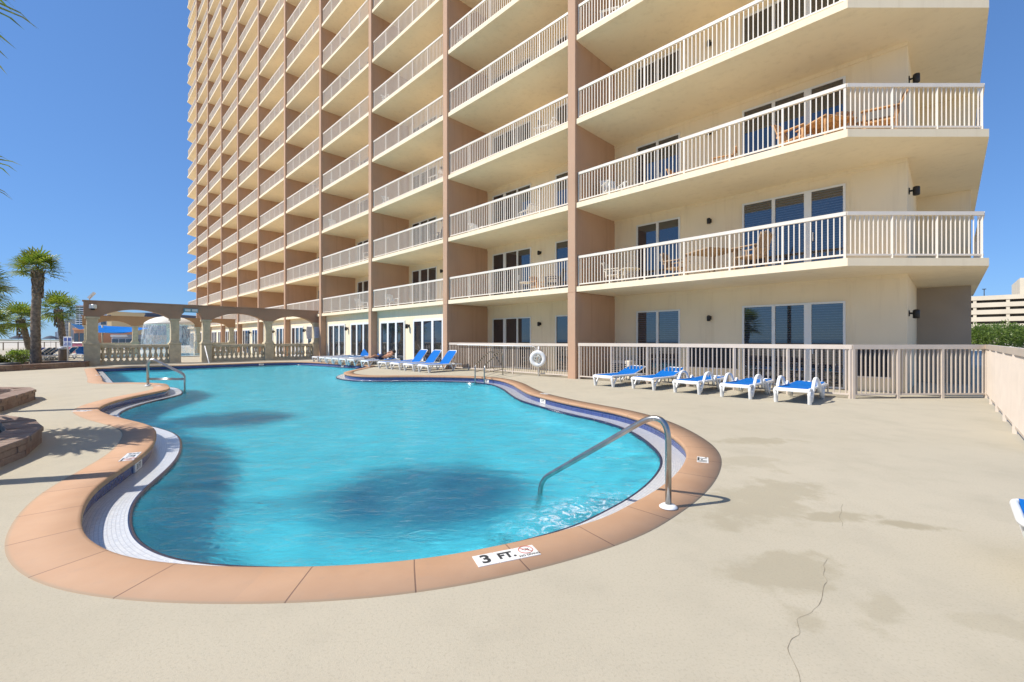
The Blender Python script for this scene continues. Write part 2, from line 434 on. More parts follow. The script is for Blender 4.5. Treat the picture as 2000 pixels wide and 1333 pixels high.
# ------------------------------------------------------------------ pool outline (plan, metres)
OUT_PX = [(528,1107),(625,1106),(722,1101),(810,1093),(893,1081),(980,1064),(1066,1045),(1125,1028),(1181,1011),(1232,984),(1265,967),(1291,950),(1315,930),(1332,910),
 (1341,888),(1336,872),(1322,858),(1299,842),(1275,829),(1246,817.5),(1201,805),(1150,795),(1100,785),(1062,776),(1035,768.5),(1012,757),(1000,750),
 (975,742),(950,738.6),(925,737),(862,735.6),(800,735),(737,735.4),(700,734.5),(680,732.3),(671,729),(677,725.6),(695,721.8)]
def UV(u, v, z=0.0):
    return Vector((2.135 - .70711*u - .70711*v, 15.48 + .70711*u - .70711*v, z))
pts = [gp(*p).xy for p in OUT_PX]
pts += [UV(*p).xy for p in ((12.2,1.55),(14.6,1.7),(17.0,2.0),(18.9,2.5),(19.6,3.4),(19.7,4.8),(19.7,7.0),(19.7,9.5),(19.7,11.3),(19.66,11.71),(19.3,11.75),(17.5,11.75),(15,11.75),(12,11.75),(9.9,11.75),(9.45,11.6),(9.25,11.2))]
pts += [gp(*p).xy for p in ((318,749.3),(327,751.5),(331,755),(329,760.5),(302,766.5),(262,774.5),(221,785),(201,793),(193,799.5),(201,805),(221,812.5),
 (250,819.6),(276,825.8),(296,832.7),(304.5,839.8),(305.5,850),(300,866),(283,885),(255,905.5),(224,926),(189,952),(168,980),(160,1006),(160,1030),(168.4,1046),(188.8,1062.5),
 (214,1076),(255,1088.5),(306,1096.5),(357,1101.5),(434,1106))]
def catmull(P, step):
    n = len(P); dense = []
    for i in range(n):
        p0, p1, p2, p3 = P[(i-1)%n], P[i], P[(i+1)%n], P[(i+2)%n]
        L = (p2-p1).length; k = max(2, int(L/.03))
        # centripetal parameterisation keeps uneven spacing from overshooting
        t0 = 0.0; t1 = t0 + max((p1-p0).length,1e-4)**.5; t2 = t1 + max((p2-p1).length,1e-4)**.5; t3 = t2 + max((p3-p2).length,1e-4)**.5
        for j in range(k):
            t = t1 + (t2-t1)*j/k
            A1 = p0*((t1-t)/(t1-t0)) + p1*((t-t0)/(t1-t0)); A2 = p1*((t2-t)/(t2-t1)) + p2*((t-t1)/(t2-t1)); A3 = p2*((t3-t)/(t3-t2)) + p3*((t-t2)/(t3-t2))
            B1 = A1*((t2-t)/(t2-t0)) + A2*((t-t0)/(t2-t0)); B2 = A2*((t3-t)/(t3-t1)) + A3*((t-t1)/(t3-t1))
            dense.append(B1*((t2-t)/(t2-t1)) + B2*((t-t1)/(t2-t1)))
    acc = [0.0]
    for i in range(len(dense)): acc.append(acc[-1] + (dense[(i+1)%len(dense)]-dense[i]).length)
    tot = acc[-1]; m = int(tot/step); out = []; j = 0
    for i in range(m):
        s_ = tot*i/m
        while acc[j+1] < s_: j += 1
        f = (s_-acc[j])/max(acc[j+1]-acc[j],1e-9)
        out.append(dense[j].lerp(dense[(j+1)%len(dense)], f))
    return out, tot/m
curve, STEP = catmull(pts, .08)
for _ in range(6):
    curve = [ (curve[i-1] + curve[i]*2 + curve[(i+1)%len(curve)])/4 for i in range(len(curve))]
NP = len(curve)
area = sum(curve[i-1].x*curve[i].y - curve[i].x*curve[i-1].y for i in range(NP))
SGN = 1.0 if area > 0 else -1.0       # CCW: outward normal is (dy,-dx)
def nrm(i):
    t = (curve[(i+2)%NP] - curve[i-2]).normalized()
    return Vector((t.y, -t.x)) * SGN
NR = [nrm(i) for i in range(NP)]
def offs(d):
    """outline moved outwards by d"""
    P = [curve[i] + NR[i]*d for i in range(NP)]
    for _ in range(int(abs(d)*20)):
        P = [(P[i-1] + P[i]*2 + P[(i+1)%NP])/4 for i in range(NP)]
    return P
def nearest(p):
    p = Vector(p).xy
    return min(range(NP), key=lambda i: (curve[i]-p).length)
S0 = nearest(gp(722,1101)) * STEP
def strip(name, rings, mat_, uvv, kind='structure', flip=False, closed=True, rng=None):
    """surface swept round the outline; rings = [(offset, z)], uvv = v coordinate per ring"""
    idx = list(range(NP)) if rng is None else rng
    n = len(idx); vs = []; fs = []; uvs = []
    P = {d: offs(d) for d in set(r[0] for r in rings)}
    for (d, z) in rings:
        for i in idx: vs.append((P[d][i].x, P[d][i].y, z))
    last = n if (closed and rng is None) else n-1
    for r in range(len(rings)-1):
        for k in range(last):
            k2 = (k+1) % n
            a, b, c, e = r*n+k, r*n+k2, (r+1)*n+k2, (r+1)*n+k
            s0 = idx[k]*STEP - S0; s1 = s0 + STEP
            if (SGN > 0) != flip: fs.append((a,b,c,e)); uvs += [(s0,uvv[r]),(s1,uvv[r]),(s1,uvv[r+1]),(s0,uvv[r+1])]
            else: fs.append((a,e,c,b)); uvs += [(s0,uvv[r]),(s0,uvv[r+1]),(s1,uvv[r+1]),(s1,uvv[r])]
    me = bpy.data.meshes.new(name); me.from_pydata(vs, [], fs)
    ul = me.uv_layers.new(name='UVMap')
    for i, c in enumerate(uvs): ul.data[i].uv = c
    me.materials.append(mat_)
    for p in me.polygons: p.use_smooth = True
    o = bpy.data.objects.new(name, me); COL.objects.link(o)
    if kind: o['kind'] = kind
    return o
def poly_sheet(name, outer, holes, z, mat_, kind='structure', link=True):
    loops = [[Vector((p[0],p[1],0)) for p in outer]] + [[Vector((p[0],p[1],0)) for p in h] for h in holes]
    tris = tessellate_polygon(loops)
    flat = [p for l in loops for p in l]
    fs = []
    for t in tris:
        a, b, c = (flat[i] for i in t)
        if abs((b-a).cross(c-a).z) < 1e-9: continue
        fs.append(tuple(t) if (b-a).cross(c-a).z > 0 else tuple(reversed(t)))
    me = bpy.data.meshes.new(name); me.from_pydata([(p.x,p.y,z) for p in flat], [], fs); me.materials.append(mat_)
    o = bpy.data.objects.new(name, me)
    if link: COL.objects.link(o)
    if kind: o['kind'] = kind
    return o
WZ = -.155
hole = offs(.12)
ring_deck = [(p.x,p.y) for p in hole]
# deck reaches from the beach side walk to the buildings
deck = poly_sheet('pool_deck', [UV(-9.0,60).xy, UV(-30,14).xy, UV(-30,-22).xy, UV(95,-22).xy, UV(95,24).xy, UV(60,24).xy, UV(36,21.5).xy, UV(12,32).xy], [ring_deck], 0.0, deck_m)
ground = poly_sheet('sand_ground', [(-6000,-6000),(6000,-6000),(6000,9000),(-6000,9000)], [ring_deck], -.03, sand)
sea = poly_sheet('sea', [UV(-9000,120).xy, UV(9000,120).xy, UV(9000,9000).xy, UV(-9000,9000).xy], [], -.02, sea_m)
strip('pool_coping', [(.38,-.01),(.38,.004),(.03,.006),(.008,.002),(0.0,-.012),(0.0,-.045),(.035,-.05)], coping_m, [.40,.378,.03,.015,.006,-.02,-.03])
strip('pool_tile_wall', [(.035,-.045),(.035,-.165)], blue_tile, [0.0,-.12])
strip('pool_gutter', [(.04,-.166),(-.24,-.158),(-.27,-.150)], ledge_tile, [0.0,.28,.31])
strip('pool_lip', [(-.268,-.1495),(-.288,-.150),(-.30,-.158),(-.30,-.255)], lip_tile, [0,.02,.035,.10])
inner = offs(-.30)
FLOOR_Z = -.98
bowl = []
P30 = inner; P35 = offs(-.36); P60 = offs(-.5)
strip('pool_basin_wall', [(-.30,-.25),(-.31,FLOOR_Z+.12),(-.35,FLOOR_Z+.03),(-.42,FLOOR_Z)], plaster, [0,.9,1.0,1.1])
poly_sheet('pool_floor', [(p.x,p.y) for p in inner], [], FLOOR_Z-.003, plaster)

# water surface: a real rippled sheet, livelier where the jets and steps stir it
WZ2 = -.177
def wave(x, y):
    c_, s_ = math.cos(R(-20)), math.sin(R(-20))
    a = (x*c_ - y*s_)*.62; b = (x*s_ + y*c_)*1.35
    jx, jy = (x-.66)*.799+(y-3.92)*.602, -(x-.66)*.602+(y-3.92)*.799; jet = math.exp(-((jx/.8)**2 + (jy/.42)**2))
    near = 1/(1+(max(0, y-3.5)/6.5)**2)
    h = noise.noise((a*.95, b*.95, 0))*.012 + noise.noise((a*2.3, b*2.5, 3))*.015 + noise.noise((x*1.7-y*.5, y*5.2+x*.9, 7))*.0120
    h += noise.noise((x*7.5, y*8.5, 9))*(.0030 + .014*jet)
    h += noise.noise((x*4.0, y*4.0, 12))*.016*jet
    return h*(.42 + .58*near)
lim = offs(-.20); xs_ = [p.x for p in lim]; ys_ = [p.y for p in lim]
GS = .042; gx0, gy0 = min(xs_), min(ys_)
nx_, ny_ = int((max(xs_)-gx0)/GS)+2, int((max(ys_)-gy0)/GS)+2
vid = {}; wv = []; wf = []
for j in range(ny_):
    y = gy0 + (j+.5)*GS; xc = []
    for i in range(NP):
        p, q = lim[i], lim[(i+1)%NP]
        if (p.y > y) != (q.y > y): xc.append(p.x + (y-p.y)/(q.y-p.y)*(q.x-p.x))
    xc.sort()
    for k in range(0, len(xc)-1, 2):
        for i in range(max(0, int((xc[k]-gx0)/GS)), int((xc[k+1]-gx0)/GS)+1):
            ids = []
            for (ii, jj) in ((i,j),(i+1,j),(i+1,j+1),(i,j+1)):
                key = (ii, jj)
                if key not in vid:
                    vid[key] = len(wv); x_, y_ = gx0+ii*GS, gy0+jj*GS; wv.append((x_, y_, WZ2+wave(x_, y_)))
                ids.append(vid[key])
            wf.append(ids)
me = bpy.data.meshes.new('pool_water'); me.from_pydata(wv, [], wf); me.materials.append(water_m)
me.polygons.foreach_set('use_smooth', [True]*len(wf))
wo = bpy.data.objects.new('pool_water', me); COL.objects.link(wo); wo['kind'] = 'structure'
wo.cycles.is_caustics_caster = True
for nm in ('pool_floor', 'pool_basin_wall'): bpy.data.objects[nm].cycles.is_caustics_receiver = True

# entry steps beside the near handrail
i0, i1 = nearest(gp(1318,860)), nearest(gp(1062,1046))
if (i1 - i0) % NP > NP/2: i0, i1 = i1, i0
rng = [(i0 + k) % NP for k in range((i1-i0) % NP + 1)]
for k, (d, z) in enumerate(((-.66,-.40),(-1.0,-.66),(-1.34,-.90))):
    d0 = -.30
    Pi = offs(d0); Po = offs(d)
    mb = MB()
    m_ = len(rng)
    vs = [(Pi[i].x,Pi[i].y,z) for i in rng] + [(Po[i].x,Po[i].y,z) for i in rng] + [(Po[i].x,Po[i].y,z-.28) for i in rng]
    fs = [(j, j+1, m_+j+1, m_+j) for j in range(m_-1)] + [(m_+j, m_+j+1, 2*m_+j+1, 2*m_+j) for j in range(m_-1)]
    mb.add(vs, fs)
    for e in (0, m_-1):
        mb.add([(Pi[rng[e]].x,Pi[rng[e]].y,z),(Po[rng[e]].x,Po[rng[e]].y,z),(Po[rng[e]].x,Po[rng[e]].y,z-.28),(Pi[rng[e]].x,Pi[rng[e]].y,z-.28)], [(0,1,2,3)])
    # blue nosing line
    nose = [Vector((Po[i].x,Po[i].y,z+.004)) for i in rng]
    for j in ():
        a = nose[j]; b = nose[j+1]; na = (Pi[rng[j]]-Po[rng[j]]).normalized()*.05; nb = (Pi[rng[j+1]]-Po[rng[j+1]]).normalized()*.05
        mb.add([a, b, b+Vector((nb.x,nb.y,0)), a+Vector((na.x,na.y,0))], [(0,1,2,3)], 1)
    for e in ((0, m_-1) if k < 2 else ()):
        a = Vector((Pi[rng[e]].x,Pi[rng[e]].y,z+.005)); b = Vector((Po[rng[e]].x,Po[rng[e]].y,z+.005))
        t = Vector((curve[(rng[e]+1)%NP].x-curve[rng[e]].x, curve[(rng[e]+1)%NP].y-curve[rng[e]].y, 0)).normalized()*(.028 if e == 0 else -.028)
        mb.add([a, b, b+t, a+t], [(0,1,2,3)], 1)
    o = mb.build('pool_step', [plaster, lip_tile]); o['kind'] = 'structure'; o.cycles.is_caustics_receiver = True

# deck crack
def crack(px):
    P = [gp(*p).xy for p in px]; Q = []
    for i in range(len(P)-1):
        L = (P[i+1]-P[i]).length; k = max(2, int(L/.02))
        for j in range(k):
            q = P[i].lerp(P[i+1], j/k); Q.append(q + Vector((noise.noise((q.x*9,q.y*9,1))*.018, noise.noise((q.x*9,q.y*9,5))*.018)))
    mb = MB()
    w = [.0005 + .0010*abs(noise.noise((i*.2,3,0)))*2 for i in range(len(Q))]
    for i in range(len(Q)-1):
        t = (Q[i+1]-Q[i]).normalized(); n_ = Vector((-t.y,t.x))
        mb.add([(*(Q[i]-n_*w[i]),.002),(*(Q[i]+n_*w[i]),.002),(*(Q[i+1]+n_*w[i+1]),.002),(*(Q[i+1]-n_*w[i+1]),.002)], [(0,3,2,1)])
    o = mb.build('deck_crack', mat('crack_dark', (.24,.20,.14), .9)); o['kind'] = 'structure'
crack([(1617,1092),(1608,1105),(1612,1152),(1604,1172),(1585,1196),(1560,1212),(1553,1240),(1540,1270),(1546,1300),(1558,1333),(1556,1380)])
crack([(1645,985),(1641,1005),(1645,1030)])

# ------------------------------------------------------------------ the tower (local frame: x = u along the front, y = v outwards)
BAY, FH, L1 = 7.45, 2.94, 3.24
NLEV = 20
tower = empty('apartment_tower', (2.135,15.48,0), R(135))
tag(tower, 'tall cream and brown apartment tower with long white railed balconies', 'apartment tower')
lev = lambda n: L1 + FH*(n-1)
def in_view(p):
    p = Vector(p)
    if p.y < .5: return False
    x = 1000 + FOC*p.x/p.y; y = 664 - FOC*(p.z-CAM_H)/p.y
    return -60 < x < 2060 and y > -40
# slabs
slab_poly = [(-7.79,0),(-10.07,-2.28),(-10.07,-12),(76.8,-12),(76.8,-2.3),(74.5,0)]
for n in range(1, NLEV+1):
    mb = MB(); z = lev(n)
    mb.prism(slab_poly, z-.18, z)
    mb.build('balcony_slab', stucco, tower)
# main body
mb = MB()
foot = [(-8.67,-2.5),(-8.67,-7.1),(-9.9,-7.1),(-9.9,-20),(76.5,-20),(76.5,-2.5)]
mb.prism(foot, -.02, lev(NLEV)+2.6)
mb.build('wall', stucco, tower)
mb = MB(); mb.prism([(-10.2,.1),(-10.2,-20.3),(76.9,-20.3),(76.9,.1)], lev(NLEV)+2.6, lev(NLEV)+3.4); mb.build('roof', stucco, tower)
mb = MB(); mb.box(-9.905, -8.66, -7.2, -7.085, 0, 3.05); mb.build('recess_wall', mat('darker_stucco', (.40,.33,.26), .9, noise_amt=.06, noise_scale=.8, bump=.002, bump_scale=120), tower)  # separate ground-floor panel, darker than the cream wall around it
for n in range(1, 9):
    mb = MB(); z = lev(n)-.18
    mb.box(-8.68, -.17, -2.51, -2.465, z-.10, z+.02); mb.box(-7.53, -7.515, -2.51, -2.492, z-2.74, z-.10)
    mb.box(.17, BAY-.17, -2.51, -2.465, z-.10, z+.02)
    mb.build('wall_trim', stucco, tower)
# storefront wall of the ground floor, bays 3 and beyond
for k in range(1, 10):
    u0, u1 = BAY*k+.15, BAY*(k+1)-.15
    mb = MB(); mb.box(u0, u1, -2.51, -.33, 0, 3.06); mb.build('ground_floor_wall', stucco, tower)
# dividing walls / piers
for k in range(0, 10):
    mb = MB(); u = BAY*k
    mb.bbox(u-.17, u+.17, -2.52, .06, -.01, 3.035, .012)
    mb.bbox(u-.165, u+.165, -2.52, .055, 3.05, lev(NLEV)+2.6, .012)
    mb.box(u-.15, u+.15, -2.5, .04, 3.02, 3.06)
    mb.build('dividing_wall', brown, tower)

def door_mesh(w, h, panes, fw=.055, wide=()):
    """sliding door: white frame as the part, panes as its child; local x = width"""
    fr = MB(); gl = MB()
    fr.box(0, w, 0, .045, h-fw, h); fr.box(0, w, 0, .045, 0, fw*.8)
    fr.box(0, fw, 0, .045, fw*.8, h-fw); fr.box(w-fw, w, 0, .045, fw*.8, h-fw)
    pw = w/panes
    for i in range(1, panes):
        e = .09 if i in wide else .045
        fr.box(pw*i-e, pw*i+e, 0, .05, fw*.8, h-fw)
    fr.box(pw-.14, pw-.115, .05, .085, .95, 1.2)
    gl.box(fw*.8, w-fw*.8, -.05, .012, fw*.7, h-fw*.9)
    return fr, gl
def place_door(u0, v, z, meshes, gm):
    f = bpy.data.objects.new('sliding_door', meshes[0]); COL.objects.link(f); f.parent = tower; f.location = (u0, v, z)
    g = bpy.data.objects.new('pane', meshes[2 if gm else 1]); COL.objects.link(g); g.parent = f
def to_meshes(fr, gl):
    a = fr.build('sliding_door', frame_white, link=False); b = gl.build('pane', glass, link=False); c = gl.build('pane', glass_blinds, link=False)
    r = (a.data, b.data, c.data)
    for o in (a, b, c): bpy.data.objects.remove(o)
    return r
two = to_meshes(*door_mesh(1.67, 2.42, 2))
three = to_meshes(*door_mesh(2.62, 2.42, 3, wide=(1,)))
three_m = to_meshes(*door_mesh(2.62, 2.42, 3, wide=(2,)))
shop = to_meshes(*door_mesh(2.70, 2.42, 3, .11, wide=(1,2)))
def lamp_at(u, v, z, side=False, big=1.0):
    mb = MB()
    mb.bbox(-.05, .05, 0, .02, -.06, .06, .005)
    mb.tube([(0,.02,0),(0,.09,0)], .02, 6)
    mb.lathe([(.045,-.11),(.06,-.10),(.06,.05),(.05,.07),(.02,.08)], 10, (0,.12,0))
    o = mb.build('wall_lamp', lamp_black, tower); o.location = (u, v, z); o.scale = (big,)*3
    if side: o.rotation_euler = (0,0,R(90))
for n in range(0, 8):
    z = lev(n) if n else .02
    place_door(-2.79, -2.5, z, two, n == 0); place_door(-7.42, -2.5, z, three, n in (0,1))
    lamp_at(-3.80, -2.5, z+2.08); lamp_at(-8.67, -3.1, z+2.05, True, 1.25)
for k in range(0, 4):
    for n in range(0, 8-(k > 1)):
        z = lev(n) if n else .02
        if k > 0 and n == 0: continue
        if not in_view(UV(BAY*k+3, -2.5, z+2)): continue
        place_door(BAY*k+1.12, -2.5, z, two, False); place_door(BAY*k+4.25, -2.5, z, three_m, False)
        lamp_at(BAY*k+3.7, -2.5, z+2.08)
for k in range(1, 10):
    place_door(BAY*k+.62, -.33, .02, shop, False); place_door(BAY*k+4.15, -.33, .02, shop, False)
    if k < 6: lamp_at(BAY*k+3.75, -.33, 2.12, False, 1.3)
# low louvred openings on the patio wall
def louvre(u0, u1, z0, z1):
    mb = MB(); mb.box(u0, u1, -.04, .015, z0, z1, 0)
    k = int((z1-z0)/.07)
    for i in range(k):
        z = z0 + (i+.5)*(z1-z0)/k
        mb.beam((u0+.02,.02,z),(u1-.02,.02,z), .03, .012, 1)
    mb.box(u0-.04, u1+.04, 0, .03, z1, z1+.04, 2); mb.box(u0-.04, u1+.04, 0, .03, z0-.04, z0, 2)
    o = mb.build('vent_grille', [grey_dark, lamp_black, rail_white], tower); o.location = (0,-2.5,0)
louvre(-4.65,-3.0,.45,1.12); louvre(-8.35,-7.6,.40,1.12)

# railings
def railing(mb, p0, p1, h=1.08, base=.09, nposts=6, pick=.118, top=.085, tw=.07, pw=.045, post0=True, post1=True, bar=.022, z0=0.0):
    p0 = Vector(p0); p1 = Vector(p1); d = p1-p0; L = d.length; t = d.normalized()
    Z = Vector((0,0,1))
    mb.beam(p0+Z*(z0+h-top/2), p1+Z*(z0+h-top/2), tw, top)
    mb.beam(p0+Z*(z0+base), p1+Z*(z0+base), .035, .04)
    for i in range(nposts):
        if (i == 0 and not post0) or (i == nposts-1 and not post1): continue
        q = p0 + t*(pw/2 + (L-pw)*i/(nposts-1))
        mb.beam(q+Z*z0, q+Z*(z0+h-top), pw, pw)
    seg = L/(nposts-1)
    k = max(1, round(seg/pick))
    for i in range(nposts-1):
        for j in range(1, k):
            q = p0 + t*(seg*i + seg*j/k)
            mb.beam(q+Z*(z0+base+.02), q+Z*(z0+h-top), bar, bar)
mb = MB(); railing(mb, (.19,-.10,0), (BAY-.19,-.10,0)); rm = mb.build('balcony_railing', rail_white, link=False)
mb = MB()
railing(mb, (-.19,-.10,0), (-7.75,-.10,0), nposts=7)
railing(mb, (-7.75,-.10,0), (-9.97,-2.32,0), nposts=4, pick=.105, post0=False)
railing(mb, (-9.97,-2.32,0), (-9.97,-7.0,0), nposts=5, post0=False)
rm0 = mb.build('balcony_railing', rail_white, link=False)
mb = MB()
railing(mb, (.19,-.10,0), (BAY-.1,-.10,0)); railing(mb, (BAY-.1,-.10,0), (BAY+2.1,-2.32,0), nposts=4, post0=False)
rm10 = mb.build('balcony_railing', rail_white, link=False)
cells = []
for n in range(1, NLEV+1):
    for k in range(-1, 10):
        a = UV(BAY*(k+.5), 0, lev(n)+.5)
        vis = any(in_view(UV(BAY*(k+f), 0, lev(n)+h)) for f in (0,.5,1) for h in (0,1))
        cells.append((0 if vis else 1, (a-Vector((0,0,CAM_H))).length, n, k))
cells.sort()
rest = MB()
for i, (hid, dist, n, k) in enumerate(cells):
    src = rm0 if k == -1 else (rm10 if k == 9 else rm)
    off = (0 if k == -1 else BAY*k, 0, lev(n))
    if i < 100:
        o = bpy.data.objects.new('balcony_railing', src.data); COL.objects.link(o); o.parent = tower; o.location = off
    else:
        ov = Vector(off)
        rest.add([v.co + ov for v in src.data.vertices], [tuple(p.vertices) for p in src.data.polygons])
o = rest.build('far_balcony_railings', rail_white, tower); o['kind'] = 'stuff'
for o in (rm, rm0, rm10): bpy.data.objects.remove(o)

# ------------------------------------------------------------------ ground level fences
fence = empty('patio_fence', (2.135,15.48,0), R(135))
tag(fence, 'beige picket fence behind the orange-white life ring, between the two brown piers', 'fence', 'picket fences round the patios')
fence['label'] = 'beige picket fence closing the patio behind the white life ring, between two brown piers'
mb = MB(); railing(mb, (.19,-.06,0), (BAY-.19,-.06,0), h=1.24, base=.10, nposts=6, pick=.12, top=.10); mb.build('fence_panel', fence_paint, fence)
fence2 = empty('patio_fence', (0,0,0))
tag(fence2, 'long beige picket fence behind the five loungers, bending round the deck corner', 'fence', 'picket fences round the patios')
A, B_, C_, D_ = (2.33,15.33,0), (7.93,10.21,0), (11.2,10.32,0), (4.2,3.15,0)
C2 = (6.4,5.40,0)
for (a, b, n_, pk) in ((A,B_,7,.12),(B_,C_,4,.105),(C_,C2,6,.10)):
    mb = MB(); railing(mb, a, b, h=1.26, base=.10, nposts=n_, pick=pk, top=.105, tw=.06, pw=.06, bar=.024); mb.build('fence_panel', fence_paint, fence2)

# ------------------------------------------------------------------ arcades
def arcade(name, u, v1, piers, spans, mat_wall, label, top=3.43, spring=2.62, flip=1):
    """piers = list of (v, width); spans = (crown z, balustrade?) between consecutive piers"""
    root = empty(name, (2.135,15.48,0), R(135)); tag(root, label, 'arcade')
    T = .24
    mb = MB(); prof = []
    vend0 = piers[0][0] - piers[0][1]/2; vend1 = piers[-1][0] + piers[-1][1]/2
    prof.append((vend0-.05, spring)); prof.append((piers[0][0]+piers[0][1]/2, spring))
    for i, (crown, bal) in enumerate(spans):
        a = piers[i][0]+piers[i][1]/2; b = piers[i+1][0]-piers[i+1][1]/2; w = b-a; r = crown-spring
        Rr = (w*w/4 + r*r)/(2*r) if r < w/2 else None
        for j in range(1, 24):
            x = a + w*j/24
            if Rr: z = crown - Rr + math.sqrt(max(0, Rr*Rr - (x-(a+b)/2)**2))
            else: z = spring + r*math.sqrt(max(0, 1-((x-(a+b)/2)/(w/2))**2))
            prof.append((x, z))
        prof.append((b, spring)); prof.append((piers[i+1][0]+piers[i+1][1]/2, spring))
    prof[-1] = (vend1+.05, spring)
    n = len(prof)
    vs = [(-T,p[0],p[1]) for p in prof] + [(-T,p[0],top) for p in prof] + [(T,p[0],p[1]) for p in prof] + [(T,p[0],top) for p in prof]
    fs = []
    for i in range(n-1):
        if prof[i+1][0]-prof[i][0] < 1e-6: continue
        fs += [(i,i+1,n+i+1,n+i), (2*n+i+1,2*n+i,3*n+i,3*n+i+1), (i+1,i,2*n+i,2*n+i+1), (n+i,n+i+1,3*n+i+1,3*n+i)]
    fs += [(0,n,3*n,2*n), (n-1,3*n-1,4*n-1,2*n-1)]
    mb.add(vs, fs); mb.build('arch_wall', mat_wall, root)
    mb = MB(); mb.box(-T-.05, T+.05, vend0-.1, vend1+.1, top, top+.06); mb.build('arch_coping', mat_wall, root)
    for (v, w) in piers:
        mb = MB(); h = w/2
        mb.bbox(-h*1.12, h*1.12, v-h*1.12, v+h*1.12, 0, 1.10, .02)
        mb.bbox(-h*1.2, h*1.2, v-h*1.2, v+h*1.2, 1.10, 1.20, .02)
        k = h*.80
        vs = [(-h,v-h,1.20),(h,v-h,1.20),(h,v+h,1.20),(-h,v+h,1.20),(-k,v-k,1.36),(k,v-k,1.36),(k,v+k,1.36),(-k,v+k,1.36)]
        mb.add(vs, [(0,1,5,4),(1,2,6,5),(2,3,7,6),(3,0,4,7),(4,5,6,7)])
        mb.bbox(-k, k, v-k, v+k, 1.34, spring-.10, .02)
        mb.bbox(-h*1.05, h*1.05, v-h*1.05, v+h*1.05, spring-.11, spring-.003, .02)
        mb.build('pier', stone_cream, root)
    for i, (crown, bal) in enumerate(spans):
        if not bal: continue
        a = piers[i][0]+piers[i][1]/2; b = piers[i+1][0]-piers[i+1][1]/2
        mb = MB()
        mb.bbox(-.14, .14, a, b, 0, .20, .02); mb.bbox(-.15, .15, a, b, .92, 1.10, .03)
        k = max(3, round((b-a)/.245))
        for j in range(k):
            v = a + (b-a)*(j+.5)/k
            mb.lathe([(.085,.20),(.085,.25),(.05,.27),(.055,.30),(.10,.42),(.095,.50),(.055,.64),(.045,.72),(.06,.76),(.05,.80),(.085,.86),(.085,.92)], 8, (0,v,0))
        mb.build('balustrade', stone_cream, root)
    return root
def vfrom(px, u, side=0):
    r = (px-1000)/FOC
    # solve x/y = r on the line u = const
    return ((2.135-.70711*u) - r*(15.48+.70711*u)) / (.70711*(1-r))
U1 = 23.3
pv = [vfrom(x, U1) for x in (616.5, 524, 402.5, 341, 180)]
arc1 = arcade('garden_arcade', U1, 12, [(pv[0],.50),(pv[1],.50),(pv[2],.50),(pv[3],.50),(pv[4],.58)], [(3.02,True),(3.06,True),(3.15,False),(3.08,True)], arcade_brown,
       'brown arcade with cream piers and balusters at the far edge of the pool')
arc1.location = UV(U1, 0)
U2 = 42.9
pv2 = [vfrom(x, U2) for x in (452, 386, 264, 172)]
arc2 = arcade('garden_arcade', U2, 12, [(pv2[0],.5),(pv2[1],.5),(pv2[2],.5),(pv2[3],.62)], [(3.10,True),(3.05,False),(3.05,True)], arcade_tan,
       'orange brown arcade standing behind the first one, past the fountain')
arc2.location = UV(U2, 0)

# ------------------------------------------------------------------ pool rails
def bez(pts_, n=8, r=.12):
    """polyline with rounded corners"""
    P = [Vector(p) for p in pts_]; out = [P[0]]
    for i in range(1, len(P)-1):
        a = (P[i-1]-P[i]); b = (P[i+1]-P[i]); rr = r[i-1] if isinstance(r, (list,tuple)) else r
        rr = min(rr, a.length*.48, b.length*.48)
        s_ = P[i] + a.normalized()*rr; e = P[i] + b.normalized()*rr
        for j in range(n+1):
            t = j/n; out.append(s_*(1-t)**2 + P[i]*2*t*(1-t) + e*t*t)
    out.append(P[-1]); return out
def rail_thing(label, paths, bases, r=.024, braces=(), group=None):
    root = empty('pool_handrail', (bases[0][0], bases[0][1], 0)); tag(root, label, 'handrail', group)
    o0 = Vector((bases[0][0], bases[0][1], 0))
    for p in paths:
        mb = MB(); mb.tube([Vector(q)-o0 for q in p], r, 14); mb.build('rail_tube', steel, root)
    for (a, b) in braces:
        mb = MB(); mb.tube([Vector(a)-o0, Vector(b)-o0], r*.75, 8); mb.build('brace', steel, root)
    for b in bases:
        mb = MB(); mb.lathe([(.072,.004),(.072,.012),(.05,.028),(.026,.032)], 20, Vector((b[0],b[1],.004))-o0); mb.build('base_plate', white_disc, root)
    return root
bz = Vector((1.276,3.573,0)); dr = Vector((-.7565,.654,0)).normalized()
near_path = bez([bz, bz+Vector((0,0,.83)), bz+dr*1.30+Vector((0,0,-.04)), bz+dr*1.34+Vector((0,0,-.62))], 14, [.30,.12])
rail_thing('stainless steel handrail with white base plate, in front at the near pool steps', [near_path], [bz], .0245, group='steel pool rails')
# two rails at the left spit
b0 = gp(288,755); d2 = (gp(361,765,WZ)-b0); d2.z = 0; L2 = d2.length; d2.normalize()
nn = Vector((-d2.y, d2.x, 0))
paths = []; braces = []; bases = []
for s_ in (0, .45):
    b = b0 + Vector((-.60,.80,0))*s_
    paths.append(bez([b, b+Vector((0,0,.88)), b+d2*L2+Vector((0,0,.33)), b+d2*L2+Vector((0,0,-.7))], 10, [.30,.12]))
    braces.append((b+Vector((0,0,.20)), b+d2*L2+Vector((0,0,.20)))); bases.append(b)
rail_thing('pair of steel grab rails with cross braces on the left spit of the pool', paths, bases, .024, braces, 'steel pool rails')
